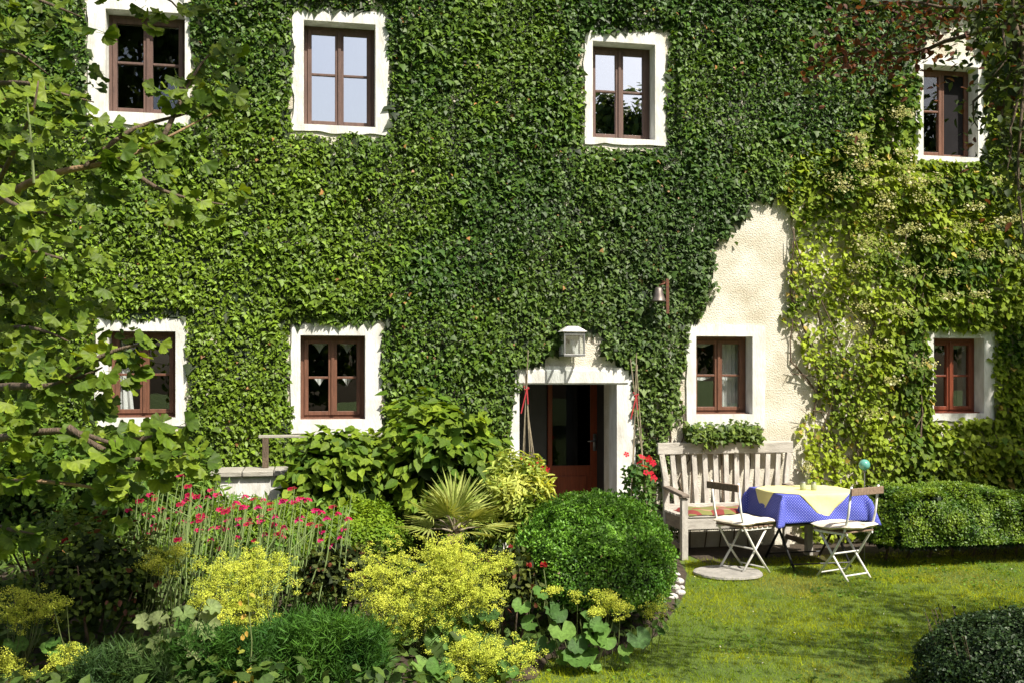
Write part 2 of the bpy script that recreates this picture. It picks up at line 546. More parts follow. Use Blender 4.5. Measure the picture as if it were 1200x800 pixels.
# planting bed: a slightly mounded sheet of soil left of and below the box ball
def bed_sheet():
    mb = MB()
    edge = [G(628, 795), G(645, 772), G(700, 772), G(770, 745), G(800, 700), G(805, 672), G(795, 655)]
    edge = [(p[0], p[1]) for p in edge]
    out = [(-5, -4.9), (0.2, -4.9)] + edge + [(3.2, -0.02), (-5, -0.02)]
    c = np.mean(np.array(out), 0)
    i = len(mb.v)
    mb.v += [(x, y, 0.006) for x, y in out]
    mb.v += [(c[0] + (x - c[0]) * .93, c[1] + (y - c[1]) * .93, 0.05) for x, y in out]
    n = len(out)
    mb.f += [(k, (k + 1) % n, n + (k + 1) % n, n + k) for k in range(n)]
    mb.f.append(tuple(range(n, 2 * n)))
    return mb
tag(bed_sheet().build('garden_bed', M['soil']), kind='structure')
mb = MB()
a = Wp(790, 640, 0)[0]
mb.quad([(a, -1.05, .006), (11, -1.05, .006), (11, -.01, .006), (a, -.01, .006)])
tag(mb.build('gravel_strip', M['soil']), kind='structure')

# lawn
def lawn():
    N = 210000
    x = rng.uniform(0.2, 8.2, N); y = rng.uniform(-6.0, -0.75, N)
    p = np.stack([x, y, np.zeros(N)], 1)
    px, py, Z = proj(p)
    edge = inpoly(px, py, [(560, 900), (625, 798), (645, 772), (700, 774), (772, 748), (800, 705), (806, 672), (800, 650), (1320, 640), (1320, 900)])
    k = edge & (px < 1260) & (py < 860)
    p = p[k]; N = len(p)
    n1 = vnoise(p, .35); n2 = vnoise(p, .9, 7.3); n3 = vnoise(p, .12, 3)
    keep = rng.random(N) < (0.55 + .6 * n1)
    p = p[keep]; n1 = n1[keep]; n2 = n2[keep]; n3 = n3[keep]; N = len(p)
    t = norm(np.stack([rng.normal(size=N) * .55, rng.normal(size=N) * .55, np.ones(N)], 1))
    n = rnd(N)
    size = rng.uniform(.022, .05, N) * (.75 + .5 * n3)
    dry = np.clip((n2 - .62) * 3.0 + rng.normal(size=N) * .2, 0, .7)
    c = tints(N, (.085, .19, .008), (.35, .39, .012), n1 * .8 + rng.random(N) * .35)
    c = c * (1 - dry[:, None]) + np.array([.34, .27, .06]) * dry[:, None]
    p[:, 2] = .002
    me = leaf_mesh('lawn_grass', T_BLADE, frames(n, t), p, size, c)
    o = link(me, 'lawn_grass', M['grass'])
    tag(o, 'short mown lawn grass with straw coloured patches', 'grass', kind='stuff')
lawn()

def clover():
    N = 9000
    p = np.stack([rng.uniform(0.3, 7.5, N), rng.uniform(-5.4, -1.1, N), np.zeros(N)], 1)
    px, py, Z = proj(p)
    ok = inpoly(px, py, [(560, 900), (625, 798), (645, 772), (700, 774), (772, 748), (800, 705), (806, 672), (815, 660), (1320, 655), (1320, 900)]) & (vnoise(p, .5, 21) + .12 * rng.random(N) > .62)
    p = p[ok]; N = len(p); p[:, 2] = rng.uniform(.012, .04, N)
    o = link(leaf_mesh('clover', T_ROUND, frames(rnd(N, .35) + UP, rnd(N)), p, rng.uniform(.014, .03, N), tints(N, (.05, .12, .012), (.12, .22, .022))), 'clover', M['leaf'])
    tag(o, 'small clover and weed leaves in patches of the lawn', 'clover', kind='stuff')
clover()

# (petals)
def daisies():
    pts = []
    for _ in range(700):
        q = G(rng.uniform(800, 1190), 640 + 150 * rng.random() ** 1.6)
        px, py, Z = proj(q)
        if py < 655: continue
        pts.append(q + np.array([0, 0, .03]))
    p = np.array(pts)[:90]; N = len(p)
    me = leaf_mesh('fallen_petals', T_FLOWER, frames(rnd(N, .4) + UP, rnd(N)), p, rng.uniform(.008, .016, N), tints(N, (.75, .75, .7), (.6, .5, .3)))
    tag(link(me, 'fallen_petals', M['flower']), 'pale petals scattered over the lawn', 'petals', kind='stuff')
daisies()

# ================================================================== HOUSE
house = thing('farmhouse', 'ochre plastered farmhouse with white framed windows, overgrown with ivy', 'house', (2.6, 0, 0))
WX0, WX1, WZ = -6.0, 12.5, 6.09
REC = 0.16
# name: opening in pixels on the wall plane, outer edge of the white surround, style
WIN = [
    dict(op=(124, 14, 217, 133), su=(103, -8, 224, 146), st='up', sky=False),
    dict(op=(356, 27, 440, 148), su=(343, 13, 455, 156), st='up', sky=True),
    dict(op=(694, 51, 767, 163), su=(684, 37, 780, 171), st='up', sky=True),
    dict(op=(1081, 78, 1145, 184), su=(1072, 66, 1156, 190), st='open', sky=False),
    dict(op=(127, 388, 206, 489), su=(112, 373, 218, 499), st='lo', sky=False),
    dict(op=(352, 393, 428, 491), su=(341, 379, 447, 508), st='lo', sky=False),
    dict(op=(815, 394, 881, 485), su=(804, 381, 896, 502), st='lo', sky=False),
    dict(op=(1093, 396, 1152, 484), su=(1086, 384, 1164, 492), st='red', sky=False),
]
def wrect(r):
    a = Wp(r[0], (r[1] + r[3]) / 2); b = Wp(r[2], (r[1] + r[3]) / 2)
    cx = (r[0] + r[2]) / 2
    return a[0], Wp(cx, r[3])[2], b[0], Wp(cx, r[1])[2]     # x0 z0 x1 z1
for w in WIN:
    w['o'] = wrect(w['op']); w['s'] = wrect(w['su'])
dx0, dx1 = Wp(608, 500)[0], Wp(722, 500)[0]
dz1 = Wp(665, 450)[2]
DOOR = (dx0, 0.0, dx1, dz1)

def house_wall():
    ops = [(w['o'][0] - .012, w['o'][1] - .012, w['o'][2] + .012, w['o'][3] + .012) for w in WIN] + [(dx0 - .012, -.2, dx1 + .012, dz1 + .012)]
    X = sorted({WX0, WX1} | {o[0] for o in ops} | {o[2] for o in ops})
    Z = sorted({-.1, WZ + .3} | {o[1] for o in ops if o[1] > 0} | {o[3] for o in ops})
    mb = MB()
    for yy, fl in ((0.0, False), (0.5, True)):
        for i in range(len(X) - 1):
            for j in range(len(Z) - 1):
                cx, cz = (X[i] + X[i + 1]) / 2, (Z[j] + Z[j + 1]) / 2
                if any(o[0] < cx < o[2] and o[1] < cz < o[3] for o in ops): continue
                q = [(X[i], yy, Z[j]), (X[i + 1], yy, Z[j]), (X[i + 1], yy, Z[j + 1]), (X[i], yy, Z[j + 1])]
                mb.quad(q[::-1] if fl else q)
    for (x0, z0, x1, z1) in ops:
        mb.quad([(x0, 0, z0), (x0, .5, z0), (x0, .5, z1), (x0, 0, z1)])
        mb.quad([(x1, .5, z0), (x1, 0, z0), (x1, 0, z1), (x1, .5, z1)])
        mb.quad([(x0, 0, z1), (x0, .5, z1), (x1, .5, z1), (x1, 0, z1)])
        mb.quad([(x0, .5, z0), (x0, 0, z0), (x1, 0, z0), (x1, .5, z0)])
    mb.build('wall', M['plaster'], house)
    # rooms behind the windows
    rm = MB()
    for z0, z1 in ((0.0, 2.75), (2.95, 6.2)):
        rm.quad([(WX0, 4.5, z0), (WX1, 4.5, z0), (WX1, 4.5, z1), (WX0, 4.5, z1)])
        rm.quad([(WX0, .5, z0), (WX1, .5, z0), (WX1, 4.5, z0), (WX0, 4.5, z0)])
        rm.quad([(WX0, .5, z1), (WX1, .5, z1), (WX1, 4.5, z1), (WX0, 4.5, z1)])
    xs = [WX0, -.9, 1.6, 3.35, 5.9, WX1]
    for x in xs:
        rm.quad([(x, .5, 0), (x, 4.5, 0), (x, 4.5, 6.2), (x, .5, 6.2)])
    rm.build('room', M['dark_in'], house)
    # side walls and roof, so that the house is whole
    sh = MB()
    sh.box((WX0 - .02, .01, -.1), (WX0, 9, WZ)); sh.box((WX1, .01, -.1), (WX1 + .02, 9, WZ)); sh.box((WX0, 9, -.1), (WX1, 9.05, WZ))
    sh.build('side_wall', M['plaster'], house)
    co = MB()
    prof = [(0.0, WZ), (-.07, WZ), (-.09, WZ + .05), (-.12, WZ + .10), (-.2, WZ + .13), (-.2, WZ + .25), (0.0, WZ + .25)]
    n = len(prof)
    for x in (WX0 - .3, WX1 + .3):
        co.v += [(x, y - .001, z) for y, z in prof]
    co.f += [(k, (k + 1) % n, n + (k + 1) % n, n + k) for k in range(n)] + [tuple(range(n))[::-1], tuple(range(n, 2 * n))]
    co.build('cornice', M['white'], house)
    rf = MB()
    rf.quad([(WX0 - .4, -.32, WZ + .28), (WX1 + .4, -.32, WZ + .28), (WX1 + .4, 4.5, WZ + 3.6), (WX0 - .4, 4.5, WZ + 3.6)])
    rf.quad([(WX0 - .4, 4.5, WZ + 3.6), (WX1 + .4, 4.5, WZ + 3.6), (WX1 + .4, 9.6, WZ + .28), (WX0 - .4, 9.6, WZ + .28)])
    rf.quad([(WX0 - .4, -.32, WZ + .26), (WX1 + .4, -.32, WZ + .26), (WX1 + .4, .5, WZ + .26), (WX0 - .4, .5, WZ + .26)])
    rf.build('roof', M['roof'], house)
house_wall()

def ring_outline(r, rad, wob, seed, k=22):
    """points along the outer edge (left, top, right, bottom sides), rounded top corners, wavering"""
    x0, z0, x1, z1 = r
    pts = []
    for a, b in (((x0, z0), (x0, z1)), ((x0, z1), (x1, z1)), ((x1, z1), (x1, z0)), ((x1, z0), (x0, z0))):
        for i in range(k):
            t = i / k
            pts.append([a[0] + (b[0] - a[0]) * t, a[1] + (b[1] - a[1]) * t])
    pts = np.array(pts)
    for cx, cz, sx in ((x0, z1, 1), (x1, z1, -1)):
        ox, oz = cx + sx * rad, cz - rad
        d = (pts - [ox, oz]) * [-sx, 1]
        m = (d[:, 0] > 0) & (d[:, 1] > 0)
        v = pts[m] - [ox, oz]
        pts[m] = [ox, oz] + v / np.maximum(np.linalg.norm(v, axis=1, keepdims=True), rad) * rad
    q = np.stack([pts[:, 0], np.full(len(pts), seed * 3.3), pts[:, 1]], 1)
    pts[:, 0] += (vnoise(q, .13) - .5) * wob
    pts[:, 1] += (vnoise(q, .13, 9) - .5) * wob
    return pts

def build_window(i, w):
    x0, z0, x1, z1 = w['o']
    up = w['st'] in ('up', 'open')
    wood = {'up': M['wood_up'], 'open': M['wood_lo'], 'lo': M['wood_lo'], 'red': M['wood_red']}[w['st']]
    fw = .038
    y0 = REC
    fr = MB()
    fr.box((x0, y0, z0), (x0 + fw, y0 + .07, z1)); fr.box((x1 - fw, y0, z0), (x1, y0 + .07, z1))
    fr.box((x0 + fw, y0 + .001, z1 - fw), (x1 - fw, y0 + .07, z1)); fr.box((x0 + fw, y0 + .001, z0), (x1 - fw, y0 + .07, z0 + fw))
    win = fr.build('window', wood, house, bevel=.004)
    # white surround: proud of the wall, with the reveal
    k = 22
    outer = ring_outline(w['s'], .13 if up else .05, .045 if up else .03, i + 1, k)
    inner = ring_outline(w['o'], .001, 0, 0, k)
    n = len(outer); mb = MB(); pr = -.022
    mb.v += [(p[0], pr, p[1]) for p in outer] + [(p[0], pr, p[1]) for p in inner] + [(p[0], .0, p[1]) for p in outer] + [(p[0], y0 + .03, p[1]) for p in inner]
    for a in range(n):
        b = (a + 1) % n
        mb.f += [(a, b, n + b, n + a), (b, a, 2 * n + a, 2 * n + b), (n + a, n + b, 3 * n + b, 3 * n + a)]
    mb.build('surround', M['white'], win)
    # shadowed lip under the lower frame
    sl = MB()
    sl.box((x0 - .004, .06, z0 - .02), (x1 + .004, y0 + .01, z0 + .012))
    sl.build('sill', wood if not up else M['white'], win, bevel=.003)
    # two casements, each two panes
    xm = (x0 + x1) / 2
    zm = z0 + (z1 - z0) * (.53 if up else .5)
    sw = .042; mt = .012
    for side, (a, b) in enumerate(((x0 + fw, xm - .002), (xm + .002, x1 - fw))):
        ca = MB(); yc = y0 - .012; ye = y0 + .045
        opened = w['st'] == 'open' and side == 1
        if opened:
            # this half stands open; a fly screen fills it
            ca.box((b - .022, yc, z0 + fw), (b, ye, z1 - fw)); ca.box((a, yc, z0 + fw), (a + .022, ye, z1 - fw))
            ca.box((a + .022, yc + .001, z0 + fw), (b - .022, ye, z0 + fw + .02)); ca.box((a + .022, yc + .001, z1 - fw - .02), (b - .022, ye, z1 - fw))
            ca.build('screen_frame', wood, win, bevel=.003)
            MB().box((a + .022, y0 + .014, z0 + fw + .02), (b - .022, y0 + .016, z1 - fw - .02)).build('fly_screen', M['screen'], win)
            continue
        ca.box((a, yc, z0 + fw), (a + sw, ye, z1 - fw)); ca.box((b - sw, yc, z0 + fw), (b, ye, z1 - fw))
        ca.box((a + sw, yc + .001, z0 + fw), (b - sw, ye, z0 + fw + sw)); ca.box((a + sw, yc + .001, z1 - fw - sw), (b - sw, ye, z1 - fw))
        ca.box((a + sw, yc + .006, zm - mt), (b - sw, ye - .006, zm + mt))
        ca.build('casement', wood, win, bevel=.004)
        for za, zb in ((z0 + fw + sw, zm - mt), (zm + mt, z1 - fw - sw)):
            tl = rng.normal(size=3) * .003
            p = MB()
            p.box((a + sw, y0 + .014, za), (b - sw, y0 + .018, zb))
            p.v = [(v[0], v[1] + tl[0] * (v[2] - za) / (zb - za) + tl[1] * (v[0] - a) / (b - a), v[2]) for v in p.v]
            p.build('pane', M['glass_sky'] if w['sky'] else M['glass'], win)
    as_ = MB().box((xm - .016, y0 - .026, z0 + fw + .002), (xm + .016, y0 - .0125, z1 - fw - .002))
    if w['st'] != 'open':
        as_.build('meeting_bar', wood, win, bevel=.004)
    if w['st'] == 'lo':
        hd = MB().box((xm - .007, y0 - .05, (z0 + z1) / 2 - .0), (xm + .007, y0 - .027, (z0 + z1) / 2 + .05))
    return win
for i, w in enumerate(WIN):
    build_window(i, w)

# curtains behind the ground-floor panes
def lace(i, label, kind):
    w = WIN[i]
    x0, z0, x1, z1 = w['o']; xm = (x0 + x1) / 2; zm = (z0 + z1) / 2
    mb = MB(); yc = REC + .10
    def scallop(a, b, zt, d, point=True):
        n = 14
        top = [(a + (b - a) * k / n, yc + .006 * math.sin(k * 1.7), zt) for k in range(n + 1)]
        bot = []
        for k in range(n + 1):
            t = k / n
            v = 1 - abs(2 * t - 1)
            bot.append((a + (b - a) * t, yc + .006 * math.sin(k * 1.7), zt - d * (.12 + .88 * (v ** 1.6 if point else math.sin(math.pi * t)))))
        for k in range(n):
            mb.quad([top[k], top[k + 1], bot[k + 1], bot[k]])
    if kind == 'tips':
        for a, b in ((x0 + .08, xm - .04), (xm + .04, x1 - .08)):
            scallop(a + .04, b - .02, z1 - .075, .10); scallop(a + .04, b - .02, zm + .01, .10)
    if kind == 'half':
        n = 26
        for k in range(n):
            a = xm + .02 + (x1 - xm - .05) * k / n; b = xm + .02 + (x1 - xm - .05) * (k + 1) / n
            ya, yb = yc + .02 + .015 * math.sin(k * 1.4), yc + .02 + .015 * math.sin((k + 1) * 1.4)
            mb.quad([(a, ya, z0 + .05), (b, yb, z0 + .05), (b, yb, z1 - .06), (a, ya, z1 - .06)])
        for a, b in ((x0 + .06, xm - .05), (xm + .05, x1 - .08)):
            for zt in (z1 - .08, zm - .02):
                scallop(a, b, zt, .035, False)
    if kind == 'strip':
        n = 10
        for k in range(n):
            t0, t1 = k / n, (k + 1) / n
            f = lambda t, z: (x0 + .06 + (.05 + .09 * (1 - (z - z0) / (z1 - z0)) ** .7) * t, yc + .012 * math.sin(t * 14), z)
            mb.quad([f(t0, z0 + .06), f(t1, z0 + .06), f(t1, z1 - .06), f(t0, z1 - .06)])
    if kind == 'rail':
        scallop(x0 + .10, xm - .05, z1 - .07, .05, False); scallop(xm + .05, x1 - .08, z1 - .07, .05, False)
        scallop(xm + .07, xm + .13, zm - .03, .05)
    if kind == 'drape':
        n = 30
        for k in range(n):
            a = x0 + .05 + (x1 - x0 - .1) * k / n; b = x0 + .05 + (x1 - x0 - .1) * (k + 1) / n
            ya, yb = yc + .02 + .02 * math.sin(k * 1.2), yc + .02 + .02 * math.sin((k + 1) * 1.2)
            mb.quad([(a, ya, z0 + .05), (b, yb, z0 + .05), (b, yb, z1 - .05), (a, ya, z1 - .05)])
    tag(mb.build('lace_curtain', M['lace'], smooth=True), label, 'curtain')
lace(5, 'white lace tips hanging in the panes of the window left of the door', 'tips')
lace(6, 'white net curtain in the right half of the window above the bench', 'half')
lace(4, 'white curtain drawn aside in the lower window behind the ginkgo', 'strip')
lace(7, 'small white lace trim in the red lower window at far right', 'rail')
lace(1, 'plain white curtain filling the upper window above the wooden rail', 'drape')

# doorway
def doorway():
    k = 16
    L = [(588, 665), (592, 560), (597, 500), (603, 455), (606, 433)]
    R = [(741, 431), (743, 455), (744, 500), (745, 560), (747, 665)]
    def interp(pts, m):
        pts = np.array(pts, float)
        t = np.linspace(0, len(pts) - 1, m)
        return np.stack([np.interp(t, range(len(pts)), pts[:, 0]), np.interp(t, range(len(pts)), pts[:, 1])], 1)
    outer = np.concatenate([interp(L, k), interp([(606, 433), (640, 429.5), (700, 429), (741, 431)], k)[1:-1], interp(R, k)])
    o3 = np.array([Wp(a, b) for a, b in outer])
    o3[:, 2] = np.maximum(o3[:, 2], 0)
    q = o3.copy(); o3[:, 0] += (vnoise(q, .2) - .5) * .03; o3[1:-1, 2] += (vnoise(q, .2, 4)[1:-1] - .5) * .02
    m = k - 2
    inn = [(dx0, 0 + dz1 * t) for t in np.linspace(0, 1, k)] + [(dx0 + (dx1 - dx0) * t, dz1) for t in np.linspace(0, 1, m + 2)[1:-1]] + [(dx1, dz1 * (1 - t)) for t in np.linspace(0, 1, k)]
    n = len(o3); mb = MB(); pr = -.03
    mb.v += [(p[0], pr, p[2]) for p in o3] + [(p[0], pr, p[1]) for p in inn] + [(p[0], 0, p[2]) for p in o3] + [(p[0], .27, p[1]) for p in inn]
    for a in range(n - 1):
        b = a + 1
        mb.f += [(a, b, n + b, n + a), (b, a, 2 * n + a, 2 * n + b), (n + a, n + b, 3 * n + b, 3 * n + a)]
    sur = mb.build('doorway', M['white'], house)
    # raised lintel moulding
    ln = MB().box((dx0 - .05, -.045, dz1 + .012), (dx1 + .13, -.031, dz1 + .15))
    ln.build('lintel', M['white'], sur, bevel=.006)
    MB().box((dx0 - .1, -.28, .004), (dx1 + .1, .26, .10)).build('doorstep', M['stone'], sur, bevel=.01)
    # vestibule: grey side walls and a mahogany door standing at its end
    DY = 1.05
    vb = MB()
    vb.quad([(dx0 - .35, .5, 0), (dx0 - .35, DY + .2, 0), (dx0 - .35, DY + .2, 2.7), (dx0 - .35, .5, 2.7)])
    vb.quad([(dx1 + .25, .5, 0), (dx1 + .25, DY + .2, 0), (dx1 + .25, DY + .2, 2.7), (dx1 + .25, .5, 2.7)])
    vb.quad([(dx0 - .35, .5, 2.3), (dx1 + .25, .5, 2.3), (dx1 + .25, DY + .2, 2.3), (dx0 - .35, DY + .2, 2.3)])
    vb.quad([(dx0 - .35, .27, .09), (dx1 + .25, .27, .09), (dx1 + .25, DY + .2, .09), (dx0 - .35, DY + .2, .09)])
    vb.build('vestibule_wall', M['greywall'], sur)
    jx = Wp(642, 500, DY)[0]
    gp = MB().box((dx0 - .35, DY + .06, 0), (jx, DY + .10, 2.3)); gp.build('inner_wall', M['greywall'], sur)
    x0, x1 = jx + .004, Wp(722, 500, DY)[0] + .12
    dr = MB(); ya, yb = DY, DY + .05
    gl0 = x0 + .05; gr = Wp(692, 500, DY)[0]; gz0 = Wp(660, 545, DY)[2]; gz1 = 2.1
    dr.box((x0, ya, .1), (gl0, yb, 2.25)); dr.box((gr, ya, .1), (x1, yb, 2.25))
    dr.box((gl0, ya + .001, .1), (gr, yb, gz0)); dr.box((gl0, ya + .001, gz1), (gr, yb, 2.25))
    door = dr.build('door', M['door_wood'], house, bevel=.004)
    MB().box((gl0 + .05, ya - .014, .22), (gr - .05, ya - .001, gz0 - .12)).build('door_panel', M['door_wood'], door, bevel=.012)
    MB().box((gr + .13, ya - .02, .1), (gr + .17, ya - .001, 2.25)).build('door_moulding', M['door_wood'], door, bevel=.006)
    MB().box((gl0, ya + .02, gz0), (gr, ya + .026, gz1)).build('glass', M['glass_dark'], door)
    h = MB()
    hx, hz = gr + .05, 1.12
    h.box((hx - .02, ya - .012, hz - .12), (hx + .02, ya - .001, hz + .08))
    h.tube([(hx, ya - .01, hz), (hx, ya - .055, hz), (hx - .1, ya - .06, hz - .005)], .009, 8)
    h.build('handle', M['zinc'], door, smooth=True)
doorway()

# ================================================================== WALL PLANTS
def surround_mask(px, py, grow):
    r = np.zeros(px.shape, bool)
    for w in WIN:
        a, b, c, d = w['su']
        r |= (px > a - grow) & (px < c + grow) & (py > b - grow) & (py < d + grow)
    return r
BARE = [(918, 216), (888, 240), (852, 280), (830, 318), (824, 356), (808, 374), (800, 384), (803, 420), (800, 470), (775, 500), (780, 560), (790, 700), (940, 700), (940, 540), (942, 470), (932, 430), (922, 400), (912, 360), (912, 320), (920, 290), (920, 262)]
DOORP = [(588, 700), (592, 560), (597, 500), (603, 455), (606, 433), (628, 424), (640, 412), (660, 405), (662, 392), (690, 386), (706, 392), (712, 415), (741, 436), (744, 500), (747, 700)]
PATCH = [(1088, 18), (1150, 18), (1155, 66), (1086, 66)]
HYD = [(914, 230), (930, 196), (985, 150), (1030, 105), (1075, 95), (1085, 60), (1165, 50), (1420, 20), (1420, 720), (938, 720), (936, 540), (948, 470), (938, 430), (928, 400), (918, 360), (918, 320), (926, 290), (924, 262)]

def ivy():
    root = thing('ivy', 'dense dark green ivy covering most of the farmhouse wall', 'ivy', (2.0, -.05, 0))
    def sample(N, grow, jx):
        X = rng.uniform(-4.6, 9.9, N); Zz = rng.uniform(0.1, WZ + .02, N)
        w3 = np.stack([X, np.zeros(N), Zz], 1)
        px, py, Z = proj(w3)
        jn = (vnoise(w3, .22) - .5) * jx + (vnoise(w3, .07, 3) - .5) * jx * .6
        jm = (vnoise(w3, .22, 11) - .5) * jx
        bad = surround_mask(px + jn * .35, py + jm * .35, grow) | inpoly(px + jn, py + jm, BARE) | inpoly(px + jn * .5, py + jm * .5, DOORP) | inpoly(px + jn, py + jm, PATCH)
        up_ = np.clip((250 - py) / 40, 0, 1)
        bad |= inpoly(px + jn * 1.6 - 26 * up_, py + jm * 1.6 - 18 * up_, HYD)
        bad |= (px + jn > 898) & (px < 1010) & (py > 238)
        # thin out to the right of the door, near the ground
        thin = (px > 735) & (px < 812) & (py > 440)
        bad |= thin & (rng.random(N) < np.clip((py - 430) / 150 * .8, 0, .72))
        return w3[~bad], px[~bad], py[~bad]
    # outer leaves
    w3, px, py = sample(235000, 1.5, 24)
    N = len(w3)
    bump = vnoise(w3, .55) * .6 + vnoise(w3, .2, 4) * .4
    edge = surround_mask(px, py, 13)
    dep = (.03 + .15 * bump) * (.35 + .65 * rng.random(N))
    dep = np.where(edge, dep * .4, dep)
    pos = w3.copy(); pos[:, 1] = -dep
    n = norm(np.array([0.05, -.85, .45]) + rnd(N, .48))
    t = np.array([0, -.15, -1.0]) + rnd(N, .45)
    size = (.028 + .038 * rng.random(N) ** 1.8) * (.72 + .56 * vnoise(w3, .3, 8)) * np.where(rng.random(N) < .04, 1.55, 1.0)
    sp = np.clip((560 - px) / 260, 0, 1) * np.clip((py - 60) / 160, 0, 1)      # lighter, yellower tint towards the lower left
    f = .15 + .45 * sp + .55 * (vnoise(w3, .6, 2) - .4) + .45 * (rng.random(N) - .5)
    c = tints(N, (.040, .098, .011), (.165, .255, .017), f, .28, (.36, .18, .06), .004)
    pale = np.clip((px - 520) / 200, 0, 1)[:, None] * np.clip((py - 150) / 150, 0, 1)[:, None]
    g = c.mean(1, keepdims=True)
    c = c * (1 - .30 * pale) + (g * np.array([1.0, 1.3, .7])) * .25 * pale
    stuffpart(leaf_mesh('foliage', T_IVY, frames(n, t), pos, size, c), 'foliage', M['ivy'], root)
    # dark leaf layer close to the wall; shade in the gaps put into its colour
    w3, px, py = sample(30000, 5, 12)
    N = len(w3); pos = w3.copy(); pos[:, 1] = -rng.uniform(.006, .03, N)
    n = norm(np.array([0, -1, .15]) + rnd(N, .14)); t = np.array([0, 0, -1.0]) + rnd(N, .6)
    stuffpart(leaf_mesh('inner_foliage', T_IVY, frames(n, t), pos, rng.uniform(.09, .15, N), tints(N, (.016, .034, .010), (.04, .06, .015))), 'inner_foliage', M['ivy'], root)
    # stems seen beside the door and at the edge of the bare plaster
    mb = MB()
    for px0, py0, px1, py1, r in ((760, 640, 752, 400, .014), (772, 650, 790, 430, .012), (781, 640, 803, 470, .011), (756, 650, 770, 470, .01), (790, 600, 812, 500, .009),
                                  (765, 640, 745, 430, .009), (480, 600, 470, 440, .02), (250, 560, 262, 430, .016), (560, 640, 572, 470, .014), (715, 420, 690, 395, .005), (628, 400, 640, 440, .005)):
        pts = []
        for k in range(9):
            t = k / 8
            q = Wp(px0 + (px1 - px0) * t + 4 * math.sin(k * 1.9 + px0), py0 + (py1 - py0) * t)
            q[2] = max(q[2], 0); q[1] = -r - .003
            pts.append(q)
        mb.tube(pts, np.linspace(r, r * .5, 9), 6)
    mb.build('stem', M['vine'], root, smooth=True)['kind'] = 'stuff'
ivy()

